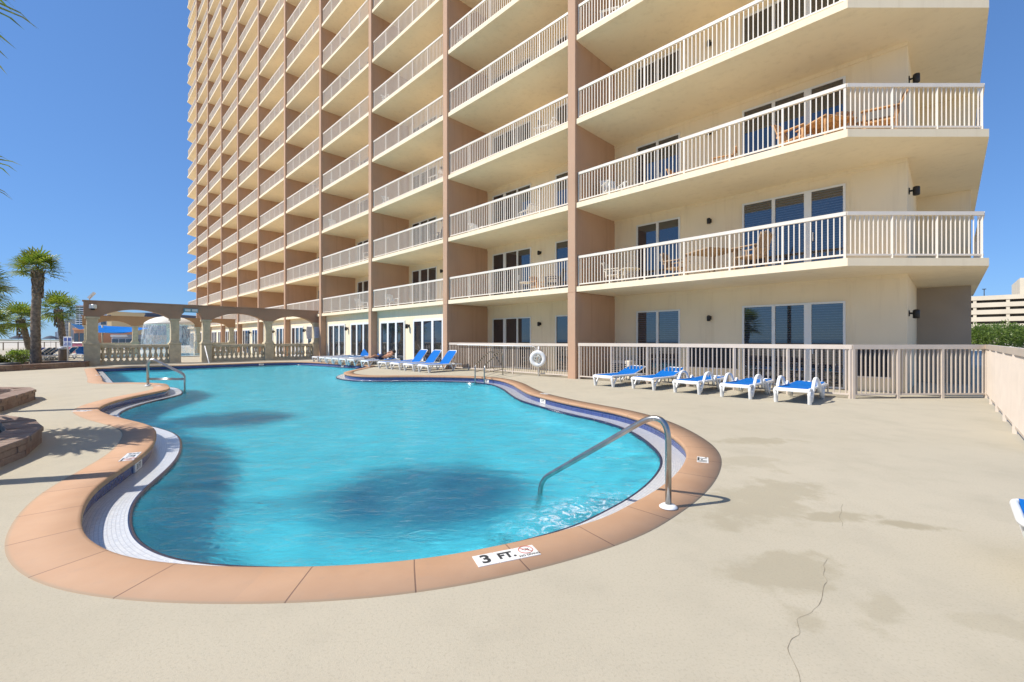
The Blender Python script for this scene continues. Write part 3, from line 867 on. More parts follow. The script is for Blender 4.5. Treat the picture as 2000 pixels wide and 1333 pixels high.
# ladder by the life ring
lad = empty('pool_ladder', gp(973,731)); tag(lad, 'steel pool ladder with two curved rails at the far pool edge, below the life ring', 'ladder', 'steel pool rails')
o0 = Vector(lad.location)
for (w, dk) in (((928,747.5),(964,727)), ((946,749),(982,733))):
    a = gp(*w, WZ); a.z = 0; b = gp(*dk)
    p = bez([a+Vector((0,0,-.8)), a+Vector((0,0,.46)), a.lerp(b,.72)+Vector((0,0,.88)), b+Vector((0,0,.86)), b], 8, [.16,.14,.14])
    mb = MB(); mb.tube([q-o0 for q in p], .022, 10); mb.build('rail_tube', steel, lad)
    mb = MB(); mb.tube([a+Vector((0,0,.22))-o0, b+Vector((0,0,.22))-o0], .016, 8); mb.build('brace', steel, lad)
for z in (-.25,-.5):
    a = gp(928,747.5,WZ); b = gp(946,749,WZ); mb = MB(); mb.beam(Vector((a.x,a.y,z))-o0, Vector((b.x,b.y,z))-o0, .08, .03); mb.build('tread', steel, lad)
# white pole leaning at the far edge
a = UV(U1-2.9, vfrom(411.5, U1-2.9), -.3); b = UV(U1-1.6, vfrom(402, U1-1.6)+.05, 1.0)
mb = MB(); mb.tube([a-b, Vector((0,0,0))], .03, 8); o = mb.build('white_pole', white_plastic, loc=b); tag(o, 'slanting white pole standing in the far pool edge before the arcade', 'pole')

# ------------------------------------------------------------------ life ring on its post, rescue pole
lr = empty('life_ring', gp(1052,735.0)); tag(lr, 'white life ring with coiled rope hung on the patio fence', 'life ring')
fx, fy = Vector((.96,-.28,0)), Vector((-.28,-.96,0))     # along the fence, towards the pool
mb = MB(); ring = []
ctr = Vector((0,0,.66)) + fy*.15
sg = 32
for k in range(sg):
    a = 2*math.pi*k/sg
    for j in range(10):
        b = 2*math.pi*j/10
        rr = .235 + .082*math.cos(b)
        ring.append(ctr + (fx*math.cos(a) + Vector((0,0,1))*math.sin(a))*rr + fy*(.055*math.sin(b)))
mb.add(ring, [(k*10+j, ((k+1)%sg)*10+j, ((k+1)%sg)*10+(j+1)%10, k*10+(j+1)%10) for k in range(sg) for j in range(10)], 0, True)
mb.build('ring', white_plastic, lr)
mb = MB(); mb.tube([(0,0,0),(0,0,1.12)], .03, 8); mb.beam(Vector((0,0,1.0)), Vector((0,0,1.0))+fy*.14, .03, .03); mb.build('post', white_plastic, lr)
mb = MB(); rp = []
for i in range(150):
    a = i*.42; rr = .10 + .035*math.sin(i*.37) ; rp.append(ctr + (fx*math.cos(a) + Vector((0,0,1))*math.sin(a))*rr + fy*(.03+.04*math.sin(i*.9)))
mb.tube(rp, .009, 5)
mb.build('rope', mat('rope_white', (.6,.6,.55), .9), lr)
q0 = Vector(lr.location)
pa = UV(6.55, .03, 1.145); pb = UV(1.9, .03, 1.125)
mb = MB(); mb.tube([pa-pb, Vector((0,0,0))], .022, 8)
mb.tube([Vector((0,0,0))] + [fx*(.16*math.sin(t)) + Vector((0,0,-.16+.16*math.cos(t))) for t in [i*.3 for i in range(1,10)]], .012, 6)
o = mb.build('rescue_pole', white_plastic, loc=pb); tag(o, 'long white shepherd crook pole lying along the patio fence rail', 'rescue pole')

# ------------------------------------------------------------------ loungers (local x: foot -> head, z up)
def make_lounger(back_deg, arms, sling=blue_sling, towel=None):
    root = empty('sun_lounger')
    W, H = .31, .31
    def rail_pts(s_): return [(0,s_*W,H-.02),(.05,s_*W,H+.005),(.6,s_*W,H),(1.2,s_*W,H),(1.88,s_*W,H-.01),(1.93,s_*W,H-.03)]
    fr = MB()
    for s_ in (-1,1): fr.tube(rail_pts(s_), .030, 8, sx=.75)
    fr.bbox(-.035, .045, -W-.03, W+.03, H-.045, H+.022, .02); fr.bbox(1.88, 1.94, -W-.02, W+.02, H-.05, H+.005, .015)
    for x in (.62, 1.2): fr.beam((x,-W,H-.03),(x,W,H-.03), .04, .03)
    fr.build('frame', white_plastic, root)
    for s_ in (-1,1):
        y = s_*(W+.005)
        lg = MB()
        lg.tube([(.0,y,H-.02),(.03,y,.18),(.07,y,.02),(.08,y,0)], [.040,.034,.040,.042], 8)
        lg.tube([(.09,y,.02),(.16,y,.16),(.27,y,H-.02)], [.036,.024,.022], 8)
        lg.build('leg', white_plastic, root)
        lg = MB()
        lg.tube([(1.30,y,H-.02),(1.36,y,.14),(1.40,y,.0)], [.035,.028,.036], 8)
        lg.tube([(1.40,y,.02),(1.52,y,.16),(1.60,y,H-.03)], [.034,.022,.022], 8)
        lg.build('leg', white_plastic, root)
        if arms:
            ar = MB()
            ar.tube(bez([(.12,y+.015*s_,.06),(.40,y+.02*s_,.50),(.56,y+.02*s_,.545),(.74,y+.02*s_,.50),(.86,y+.02*s_,.30),(.92,y+.015*s_,.20)], 5, .13), [.027]*32, 8, sx=1.35)
            ar.build('arm_arch', white_plastic, root)
            ar2 = MB(); ar2.tube(bez([(.92,y,.24),(1.04,y,.42),(1.13,y,.30),(1.24,y,.04)], 5, .09), .024, 8, sx=1.2); ar2.build('brace', white_plastic, root)
    sl = MB(); n = 10
    xs = [.045 + (1.16-.045)*i/n for i in range(n+1)]
    vs = []
    for i, x in enumerate(xs):
        for s_ in (-1,-.5,0,.5,1): vs.append((x, s_*(W-.012), H+.026-.024*(1-s_*s_)))
    sl.add(vs, [(i*5+j,(i+1)*5+j,(i+1)*5+j+1,i*5+j+1) for i in range(n) for j in range(4)], 0, True)
    vs2 = [(v[0],v[1],v[2]-.012) for v in vs]
    sl.add(vs2, [(i*5+j,i*5+j+1,(i+1)*5+j+1,(i+1)*5+j) for i in range(n) for j in range(4)], 0, True)
    sl.build('seat', sling, root)
    bk = MB(); a = R(back_deg); Lb = .76
    ex = Vector((math.cos(a),0,math.sin(a))); ez = Vector((-math.sin(a),0,math.cos(a))); o_ = Vector((1.17,0,H+.0))
    vs = []
    for i in range(9):
        for s_ in (-1,-.5,0,.5,1): vs.append(o_ + ex*(Lb*i/8) + Vector((0,s_*(W-.022-(.05 if i == 8 else .012 if i == 7 else 0)),0)) + ez*(.024-.02*(1-s_*s_)))
    bk.add(vs, [(i*5+j,(i+1)*5+j,(i+1)*5+j+1,i*5+j+1) for i in range(8) for j in range(4)], 0, True)
    bk.add([v-ez*.014 for v in vs], [(i*5+j,i*5+j+1,(i+1)*5+j+1,(i+1)*5+j) for i in range(8) for j in range(4)], 0, True)
    bs = bk.build('backrest', sling, root)
    bf = MB()
    pth = bez([o_+Vector((0,-W+.035,0)), o_+ex*(Lb+.02)+Vector((0,-W+.035,0)), o_+ex*(Lb+.02)+Vector((0,W-.035,0)), o_+Vector((0,W-.035,0))], 6, .10)
    bf.tube(pth, .022, 8)
    if back_deg > 20:
        for s_ in (-1,1): bf.tube([o_+ex*.45+Vector((0,s_*(W-.06),0)), (1.62,s_*(W-.06),H-.01)], .014, 6)
    bf.build('back_frame', white_plastic, root)
    if towel:
        tw = MB(); vs = []
        for i in range(9):
            for s_ in (-1,-.5,0,.5,1): vs.append(o_ + ex*(-.1+(Lb+.04)*i/8) + Vector((0,s_*(W-.02),0)) + ez*(.03+.008*math.sin(i*1.7+s_*3)))
        tw.add(vs, [(i*5+j,(i+1)*5+j,(i+1)*5+j+1,i*5+j+1) for i in range(8) for j in range(4)], 0, True)
        tw.add([v-ez*.008 for v in vs], [(i*5+j,i*5+j+1,(i+1)*5+j+1,(i+1)*5+j) for i in range(8) for j in range(4)], 0, True)
        tw.build('towel', towel, root)
    return root
def put(o, loc, deg, label, group):
    o.location = loc; o.rotation_euler = (0,0,R(deg)); tag(o, label, 'sun lounger', group); return o
G1 = 'blue loungers in front of the long picket fence'
def mid(px, py, back=.0): return gp(px, py)
l_raise = make_lounger(16, False); l_flat = make_lounger(2, True)
put(l_raise, gp(1177,755.5), 42, 'blue sling lounger with slightly raised back, nearest the brown pier', G1)
put(copy_tree(l_raise), gp(1254,761.5), 42, 'blue lounger with slightly raised back, beside the white side table', G1)
put(l_flat, gp(1339,769.5), 43, 'flat blue lounger with white arm arches, right in front of the white side table', G1)
put(copy_tree(l_flat), gp(1435,778.5), 44, 'flat blue lounger with white arm arches, second from the right end of its row', G1)
put(copy_tree(l_flat), gp(1546,789), 45, 'flat blue lounger with white arm arches, right end of its row, nearest the camera', G1)
# white side table
st = empty('side_table', gp(1331,754)); tag(st, 'small white plastic side table between the loungers at the fence', 'side table')
mb = MB(); mb.lathe([(.22,.40),(.24,.405),(.24,.43),(.225,.44)], 20); mb.build('table_top', white_plastic, st)
for k in range(4):
    a = math.pi/4 + k*math.pi/2; mb = MB(); mb.tube([(.12*math.cos(a),.12*math.sin(a),.41),(.19*math.cos(a),.19*math.sin(a),0)], .018, 6); mb.build('leg', white_plastic, st)
# lounger cut off at the right frame edge
l_up = make_lounger(48, False)
l_bflat = make_lounger(3, False)
put(copy_tree(l_bflat), (4.39,1.23,0), 135, 'blue lounger cut off by the right edge of the picture, close to the camera', 'loungers by themselves')
# loungers along the storefront
G2 = 'loungers lined up before the glass doors'
def uvput(o, u, v, deg, label): return put(o, UV(u, v), deg, label, G2)
def u_at(px, v):
    r = (px-1000)/FOC
    return ((2.135-.70711*v) - r*(15.48-.70711*v))/(.70711*(1+r))
l_grey = make_lounger(4, False, grey_towel); l_pale = make_lounger(6, False, navy_sling)
HD = 50
uvput(l_up, u_at(826,2.15), 2.15, HD, 'blue lounger with raised back, rightmost before the glass doors beside the brown pier')
uvput(copy_tree(l_up), u_at(797,2.15), 2.15, HD, 'blue lounger with raised back, middle of the three raised ones at the glass doors')
uvput(copy_tree(l_up), u_at(771,2.15), 2.15, HD, 'blue lounger with raised back, left of the three raised ones at the glass doors')
uvput(l_bflat, u_at(746,2.15), 2.15, HD, 'flat blue lounger just right of the sunbathing person')
pl = uvput(copy_tree(l_bflat), u_at(712,2.1), 2.1, HD, 'blue lounger carrying the sunbathing person')
uvput(l_grey, u_at(685,2.0), 2.0, HD, 'flat lounger under a grey cover, just left of the sunbathing person')
uvput(copy_tree(l_grey), u_at(669,2.0), 2.0, HD, 'flat grey covered lounger, second left of the sunbathing person')
uvput(l_pale, u_at(655,2.0), 2.0, HD, 'flat pale blue lounger between a grey covered one and another pale blue one')
uvput(copy_tree(l_pale), u_at(642,2.0), 2.0, HD, 'flat pale blue lounger, third from the left end of the storefront row')
uvput(copy_tree(l_pale), u_at(629,2.0), 2.0, HD, 'flat pale blue lounger, second from the left end of the storefront row')
uvput(copy_tree(l_grey), u_at(615,1.9), 1.9, HD, 'flat grey lounger at the left end of the row, next to the arcade')
uvput(copy_tree(l_up), u_at(686,.9)-.2, .95, 75, 'blue lounger with raised back, behind and left of the sunbathing person')
uvput(copy_tree(l_up), u_at(712,.9)-.2, .75, 75, 'blue lounger with raised back, behind the head of the sunbathing person')

# ------------------------------------------------------------------ people: skinned bodies
skin_m = mat('skin', (.50,.26,.16), .55, noise_amt=.05, noise_scale=10)
hair_m = mat('dark_hair', (.02,.014,.01), .7, bump=.004, bump_scale=60)
trunk_m = mat('dark_swimwear', (.03,.04,.09), .8)
def skinned(name, V, E, Rr, m, parent=None, sub=1):
    me = bpy.data.meshes.new(name); me.from_pydata(V, E, [])
    o = bpy.data.objects.new(name, me); COL.objects.link(o)
    sk = o.modifiers.new('skin', 'SKIN'); ss = o.modifiers.new('sub', 'SUBSURF'); ss.levels = sub; ss.render_levels = sub
    for i, r in enumerate(Rr):
        me.skin_vertices[0].data[i].radius = r if isinstance(r, tuple) else (r, r)
    me.skin_vertices[0].data[0].use_root = True
    dg = bpy.context.evaluated_depsgraph_get()
    m2 = bpy.data.meshes.new_from_object(o.evaluated_get(dg)); bpy.data.objects.remove(o)
    m2.materials.clear(); m2.materials.append(m)
    for p in m2.polygons: p.use_smooth = True
    o = bpy.data.objects.new(name, m2); COL.objects.link(o)
    if parent: o.parent = parent
    return o
# lying figure: local x foot -> head like the lounger
per = empty('person', pl.location, R(HD)); tag(per, 'person sunbathing on a lounger, arm folded behind a dark haired head, dark swim shorts', 'person')
Z0 = .455
V = [(.98,0,Z0),(1.18,0,Z0+.02),(1.36,0,Z0+.06),(1.50,0,Z0+.13),(1.60,0,Z0+.19),(1.70,0,Z0+.25),   # pelvis, waist, chest, upper chest, neck, head
     (.92,.10,Z0),(.50,.12,Z0+.02),(.10,.12,Z0-.03),(.02,.13,Z0+.05),
     (.92,-.10,Z0),(.52,-.12,Z0+.12),(.20,-.12,Z0-.02),(.10,-.13,Z0+.05),
     (1.48,.17,Z0+.13),(1.62,.40,Z0+.22),(1.74,.20,Z0+.30),(1.73,.10,Z0+.28),
     (1.48,-.17,Z0+.13),(1.25,-.27,Z0+.05),(1.02,-.24,Z0),(.94,-.22,Z0-.01)]
E = [(0,1),(1,2),(2,3),(3,4),(4,5),(0,6),(6,7),(7,8),(8,9),(0,10),(10,11),(11,12),(12,13),(3,14),(14,15),(15,16),(16,17),(3,18),(18,19),(19,20),(20,21)]
Rr = [(.14,.10),(.13,.09),(.16,.11),(.14,.10),(.055,.055),(.085,.10),(.085,.085),(.06,.06),(.04,.04),(.03,.03),(.085,.085),(.06,.06),(.04,.04),(.03,.03),
      (.055,.055),(.042,.042),(.03,.03),(.03,.03),(.055,.055),(.042,.042),(.032,.032),(.028,.028)]
body = skinned('body', V, E, Rr, skin_m, per, 2)
mb = MB(); c = Vector((1.735,0,Z0+.285))
mb.lathe([(.03,-.10),(.085,-.06),(.115,0),(.10,.06),(.06,.095),(.01,.105)], 14, (0,0,0))
hb = mb.build('hair', hair_m, per); hb.location = c; hb.rotation_euler = (0,R(55),0)
mb = MB(); mb.tube([(1.06,0,Z0+.01),(.90,0,Z0+.005)], [.165,.17], 14, sx=.72)
for s_ in (-1,1): mb.tube([(.93,s_*.10,Z0+.01),(.70,s_*.115,Z0+.03)], [.105,.095], 12)
mb.build('swim_shorts', trunk_m, per)
# fingers rest behind the head, toes up
for s_, (bx, by, bz_) in ((1,(1.72,.08,Z0+.33)),(-1,(.93,-.22,Z0+.02))):
    mb = MB()
    for f in range(5):
        yy = by + (f-2)*.018; d_ = .085 - abs(f-2)*.012
        mb.tube([(bx,yy,bz_),(bx+(.04 if s_>0 else -.05),yy,bz_+.012),(bx+(.06 if s_>0 else -d_),yy,bz_)], [.011,.010,.007], 6)
    mb.build('hand', skin_m, per)

# ------------------------------------------------------------------ depth markers in the coping
def text_mesh(body_, size, m, bold=.0, name='lettering', ext=.0006):
    cu = bpy.data.curves.new(name, 'FONT'); cu.body = body_; cu.size = size; cu.align_x = 'CENTER'; cu.align_y = 'CENTER'
    cu.offset = bold; cu.extrude = ext
    o = bpy.data.objects.new(name, cu); COL.objects.link(o)
    dg = bpy.context.evaluated_depsgraph_get()
    me = bpy.data.meshes.new_from_object(o.evaluated_get(dg)); bpy.data.objects.remove(o)
    me.materials.clear(); me.materials.append(m)
    o = bpy.data.objects.new(name, me); COL.objects.link(o); return o
marker_white = mat('marker_white_tile', (.78,.77,.73), .3, noise_amt=.05, noise_scale=20)
def marker(p0, p1, label, parts, s=.145, z=.009, tilt=None, group='pool depth markers'):
    """row of tiles from p0 towards p1 (left to right as read)"""
    p0 = Vector((p0[0],p0[1],0)); p1 = Vector((p1[0],p1[1],0)); t = (p1-p0).normalized()
    root = empty('depth_marker', (p0.x,p0.y,z), math.atan2(t.y, t.x)); tag(root, label, 'depth marker', group)
    for i, txt in enumerate(parts):
        mb = MB(); mb.bbox(i*(s+.003), i*(s+.003)+s, 0, s, -.006, .0, .0015); mb.build('tile', marker_white, root)
        cx = i*(s+.003)+s/2
        if txt == 'ND':
            mb = MB(); pts_ = [(cx+.047*math.cos(a),.090+.047*math.sin(a),.0004) for a in [k*2*math.pi/24 for k in range(25)]]
            mb.tube(pts_, .0030, 4); mb.tube([(cx-.033,.123,.0004),(cx+.033,.057,.0004)], .0028, 4); mb.build('symbol', red_ink, root)
            mb = MB(); mb.tube([(cx-.026,.095,.0004),(cx+.006,.100,.0004),(cx+.022,.082,.0004)], .0026, 4); mb.tube([(cx-.012,.078,.0004),(cx+.028,.108,.0004)], .0018, 4); mb.build('diver_figure', black_ink, root)
            o = text_mesh('NO DIVING', .027, black_ink, .0006); o.parent = root; o.location = (cx,.022,.0006)
        else:
            o = text_mesh(txt, .135 if len(txt) < 3 else .098, black_ink, .004); o.parent = root; o.location = (cx, s*.5, .0006)
            o.scale = (1.0 if len(txt) < 3 else .92, 1.0, 1)
    return root
def row(px0, px1): return gp(*px0, .006), gp(*px1, .006)
a, b = row((935,1108.5),(1056,1083.5)); 
marker(a, b, 'large white 3 FT depth marker with red no diving sign on the near coping', ['3','FT.','ND'], .137)
a, b = row((1387,885),(1389,901)); a2 = gp(1383,904,.006)
marker(gp(1384,905,.006), gp(1383,882.5,.006), 'small white FT depth tile on the right bend of the coping', ['1F','T.'], .12)
a, b = row((250,887),(214,905))
marker(gp(249,886,.006), gp(226,906,.006), 'white lettered depth marker on the left coping, between two palm shadows', ['3','FT.','ND'], .135)
marker(gp(182,801.6,.006), gp(161,801.6,.006), 'white depth marker on the left coping at the narrow waist, crossed by a thin shadow', ['3','FT.'], .14)
marker(gp(322,753.5,.006), gp(309,753.5,.006), 'white depth marker on the spit beside the pair of grab rails', ['3','FT.'], .13)
marker(gp(1075,770,.006), gp(1058,767.5,.006), 'white depth marker on the right coping, below the life ring', ['3','FT.'], .13)
marker(gp(199,733.2,.006), gp(191,730.2,.006), 'white depth marker on the far left corner of the coping', ['4','FT.'], .16)
def wall_marker(px, py, label, txt='3 FT'):
    i = nearest(gp(px, py, -.1)); p = curve[i] + NR[i]*.028; n_ = -NR[i]
    root = empty('depth_marker', (p.x,p.y,-.108), math.atan2(n_.x, -n_.y)); tag(root, label, 'depth marker', 'depth marks in the tile band')
    root.rotation_euler = (0,0,math.atan2(n_.y,n_.x)+math.pi/2)
    mb = MB(); mb.box(-.13,.13,-.010,.006,-.05,.05); mb.build('tile', marker_white, root)
    o = text_mesh(txt, .085, black_ink, .002); o.parent = root; o.rotation_euler = (R(90),0,0); o.location = (0,-.0115,0)
wall_marker(1062,783, 'white 3 FT tile set in the blue band under the right coping')
wall_marker(937,745, 'white 4 FT tile in the blue band between the ladder rails', '4 FT')
wall_marker(687,734, 'white tile in the blue band at the tip of the right spit')
wall_marker(645,716, 'white tile in the blue band at the far right cove', '5 FT')
wall_marker(503,711, 'white tile in the dark band below the arcade', '5 FT')
wall_marker(252,911, 'faint depth lettering in the shaded band under the left coping')

# ------------------------------------------------------------------ palms
def fan_leaf(mb, base, az, elev, plen, flen, roll, r_):
    """one palmetto leaf: stalk then a fan of drooping blades"""
    dx = Vector((math.cos(az)*math.cos(elev), math.sin(az)*math.cos(elev), math.sin(elev)))
    side = Vector((-math.sin(az), math.cos(az), 0)); up = dx.cross(side)*-1
    up = (Matrix.Rotation(roll, 3, dx) @ (dx.cross(side)*-1)); side = dx.cross(up)
    mid_ = base + dx*plen*.5 + Vector((0,0,.04*plen)); tip = base + dx*plen
    mb.tube([base, mid_, tip], [.016,.011,.007], 4, 1)
    nb = 14
    for i in range(nb):
        f = (i-(nb-1)/2)/((nb-1)/2)
        an = f*R(112)
        d = (dx*math.cos(an) + side*math.sin(an)).normalized()
        L = flen*(1-.30*abs(f)**2)*r_.uniform(.85,1.08)
        w = .036*flen/.8
        fold = up*(.10*L*(abs(f)))
        p0 = tip; p1 = tip + d*(L*.5) + fold*.5 + up*.05*L
        droop = r_.uniform(.10,.30)
        p2 = tip + d*(L*.82) + Vector((0,0,-droop*L*.35)); p3 = tip + d*L + Vector((0,0,-droop*L*.95))
        s_ = d.cross(up).normalized()
        mb.add([p0-s_*w*.25, p0+s_*w*.25, p1+s_*w, p1-s_*w, p2+s_*w*.6, p2-s_*w*.6, p3], [(0,1,2,3),(3,2,4,5),(5,4,6)], 0)
def make_palm(name, H, lean, crown_r, seed, label, cat='palm tree', nleaf=44, group='sabal palms', loc=(0,0,0), tr=.17, low=-38):
    r_ = random.Random(seed)
    root = empty(name, loc); tag(root, label, cat, group)
    lean = Vector((*lean,0))
    pts_ = []; rs = []
    n = 34
    for i in range(n+1):
        t = i/n
        pts_.append(Vector((0,0,-.15)) + Vector((0,0,1))*(t*(H+.15)) + lean*(t**1.6) + Vector((math.sin(t*9)*.012, math.cos(t*7)*.012, 0)))
        base = tr*(1.0 + .35*math.exp(-t*14) - .12*t)
        rs.append(base*(1 + (.045 if i % 2 else -.035)) * (1.12 if t > .88 else 1))
    mb = MB(); mb.tube(pts_, rs, 12); top = pts_[-1]
    # boots: crossed leaf bases under the crown
    for i in range(46):
        a = i*2.4; zz = -.05 - .028*i
        if -zz > H*.45: break
        c = top + Vector((0,0,zz)) + Vector((math.cos(a),math.sin(a),0))*tr*.9
        e = c + Vector((math.cos(a),math.sin(a),0))*(.10*max(.25,1-i/40)) + Vector((0,0,.20))
        mb.tube([c - Vector((0,0,.05)), e], [.045,.022], 5)
    mb.build('trunk', bark, root)
    cr = MB()
    for i in range(nleaf):
        az = i*2.39996 + r_.uniform(-.2,.2); t = (i+.5)/nleaf
        elev = R(82) - R(82-low)*(t**.85) + r_.uniform(-.12,.12)
        L = crown_r*r_.uniform(.86,1.04)
        fan_leaf(cr, top + Vector((0,0,.10-.18*t)), az, elev, L*.50, L*.62, r_.uniform(-.35,.35), r_)
    cr.build('crown', [palm_leaf, mat('palm_stalk', (.20,.22,.07), .5)], root)
    return root
make_palm('palm_tree', 4.55, (.05,.05), 1.12, 1, 'tall straight palm standing behind the block curb, left of the arcade', loc=(-23.3,21.4,.22), tr=.19, nleaf=38, low=-14)
make_palm('palm_tree', 3.6, (-.7,.2), 1.5, 2, 'shorter palm with a curved trunk, right of the tall one', loc=(-33.2,32.5,0), tr=.21, nleaf=36)
make_palm('palm_tree', 2.9, (-.75,0), 1.45, 3, 'short leaning palm behind the loungers, left of the tall palm', loc=(-36.3,33.0,0), tr=.20, nleaf=34)
make_palm('palm_tree', 4.0, (.1,0), 1.5, 4, 'palm at the left picture edge with only its right fronds in view', loc=(-26.5,21.6,0), tr=.18)
make_palm('palm_tree', 2.6, (0,0), 1.5, 5, 'low palm crown at the left picture edge just above the bathers', loc=(-36.0,30.0,0), tr=.18)
# palms in the block planters, whose shadows cross the deck and the water
make_palm('palm_tree', 4.90, (.05,.0), 1.20, 6, 'palm out of frame whose frond tips hang into the top left corner', loc=(-6.1,3.9,.1), tr=.11, nleaf=22, low=-25)
make_palm('palm_tree', 4.85, (.0,.1), 1.12, 7, 'palm out of frame whose frond tips show at the left edge, mid height', loc=(-11.0,7.95,.1), tr=.115, nleaf=30)
make_palm('palm_tree', 2.3, (.05,0), 1.15, 8, 'low palm out of frame shading the left deck', loc=(-8.3,5.35,.1), tr=.13, nleaf=40)

# ------------------------------------------------------------------ planters of split-face block
def planter(label, poly, h, thick=.32, courses=2, closed=True, with_soil=True):
    root = empty('block_planter', (poly[0][0],poly[0][1],0)); tag(root, label, 'planter', 'retaining block planters')
    o_ = Vector((poly[0][0],poly[0][1],0)); mb = MB(); n = len(poly)
    ch = (h-.06)/courses; r_ = random.Random(len(label))
    cx = sum(p[0] for p in poly)/n; cy = sum(p[1] for p in poly)/n
    inner_ = []
    for i in range(n if closed else n-1):
        a = Vector((*poly[i],0)); b = Vector((*poly[(i+1)%n],0)); d = (b-a); L = d.length; d.normalize()
        nn_ = Vector((d.y,-d.x,0))
        if nn_.dot(a - Vector((cx,cy,0))) < 0 and closed: nn_ = -nn_
        for c in range(courses+1):
            z0 = c*ch if c < courses else h-.06; z1 = z0 + (ch-.004 if c < courses else .06)
            bl = .40 if c < courses else .30; off = 0 if c % 2 else -bl/2
            x = off
            while x < L:
                x0 = max(x, 0)+.003; x1 = min(x+bl, L)-.003
                if x1-x0 > .03:
                    j = r_.uniform(-.008,.008) + (.018 if c == courses else 0)
                    p0 = a + d*x0; p1 = a + d*x1
                    q = [p0+nn_*j, p1+nn_*j, p1-nn_*thick, p0-nn_*thick]
                    bv = .012
                    low = [v + Vector((0,0,z0)) - o_ for v in q]; m1 = [v + Vector((0,0,z1-bv)) - o_ for v in q]
                    cc = (q[0]+q[1]+q[2]+q[3])/4
                    tp = [v.lerp(cc, .05) + Vector((0,0,z1)) - o_ for v in q]
                    mb.add(low+m1+tp, [(3,2,1,0),(0,1,5,4),(1,2,6,5),(2,3,7,6),(3,0,4,7),(4,5,9,8),(5,6,10,9),(6,7,11,10),(7,4,8,11),(8,9,10,11)])
                x += bl
    mb.build('block_wall', block_m, root)
    if with_soil:
        sm = poly_sheet('soil_bed', [(cx+(p[0]-cx)*.96-o_.x, cy+(p[1]-cy)*.96-o_.y) for p in poly], [], h-.09, soil, None); sm.parent = root
    return root
planter('reddish brown block planter at the left edge, nearest the camera', [(-5.0,3.2),(-5.32,4.28),(-5.72,5.15),(-6.28,5.85),(-6.95,6.36),(-7.8,6.72),(-9.2,6.7),(-10.8,5.4),(-10.6,3.6),(-8.6,2.3),(-6.2,2.4)], .22)
planter('reddish brown block planter at the left edge, the one further back with a pointed corner', [(-9.50,7.95),(-10.15,8.95),(-10.92,10.02),(-11.5,10.45),(-13.4,10.55),(-14.6,9.3),(-13.4,7.2),(-11.2,6.9)], .24)
planter('long low block curb running to the arcade, under the tall palm', [(-22.05,18.4),(-21.9,19.6),(-21.75,20.8),(-21.72,22.3),(-22.4,23.2),(-24.6,23.4),(-24.9,21.2),(-24.2,18.6)], .26)
# ------------------------------------------------------------------ bushes
def bush(name, label, loc, size, leafm, n, ls, seed, group=None, cat='shrub'):
    r_ = random.Random(seed); root = empty(name, loc); tag(root, label, cat, group)
    mb = MB(); lobes = [(Vector((r_.uniform(-.6,.6)*size[0], r_.uniform(-.6,.6)*size[1], r_.uniform(.35,.7)*size[2])), r_.uniform(.35,.6)) for _ in range(9)]
    for i in range(n):
        c, rr = r_.choice(lobes)
        d = Vector((r_.gauss(0,1), r_.gauss(0,1), r_.gauss(0,1))).normalized()
        p = c + Vector((d.x*size[0]*rr, d.y*size[1]*rr, d.z*size[2]*rr))*r_.uniform(.6,1.05)
        if p.z < .02: p.z = r_.uniform(.02,.15)
        t = (d + Vector((r_.uniform(-.7,.7), r_.uniform(-.7,.7), r_.uniform(-.2,.9)))).normalized()
        s_ = t.cross(Vector((r_.uniform(-1,1),r_.uniform(-1,1),r_.uniform(-1,1)))).normalized(); L = ls*r_.uniform(.6,1.3)
        mb.add([p, p+t*L*.5+s_*L*.22, p+t*L, p+t*L*.5-s_*L*.22], [(0,1,2,3)])
    mb.build('foliage', leafm, root)
    mb = MB()
    for k in range(9):
        a = k*.7; mb.tube([(0,0,-.05),(math.cos(a)*size[0]*.25,math.sin(a)*size[1]*.25,size[2]*.35),(math.cos(a)*size[0]*.5,math.sin(a)*size[1]*.5,size[2]*.65)], [.02,.014,.006], 5)
    mb.build('stem', bark, root); return root
bush('shrub', 'yellow green low shrub on the curb bed at the left edge', (-23.5,19.7,.15), (1.0,.6,.46), bush_leaf, 2600, .13, 11)
bush('shrub', 'dark green shrub just right of the tall palm trunk', (-29.6,26.4,0), (.6,.6,.75), hedge_leaf, 1500, .12, 12)
for k, (x, y, s_) in enumerate(((68.5,63,2.0),(72.2,64,2.15),(75.6,64.5,1.9),(79.5,65,2.2),(66.2,65.5,1.8))):
    bush('shrub', ['leafy green shrub beyond the fence, nearest the tower corner','leafy green shrub beyond the fence, middle of the row before the garage','leafy green shrub beyond the fence, second from the right edge','leafy green shrub beyond the fence at the right picture edge','small green shrub half hidden by the tower corner'][k],
         (x,y,0), (2.2*s_*.7,1.8,1.55*s_), hedge_leaf, 4200, .30, 20+k, 'shrubs before the parking garage')

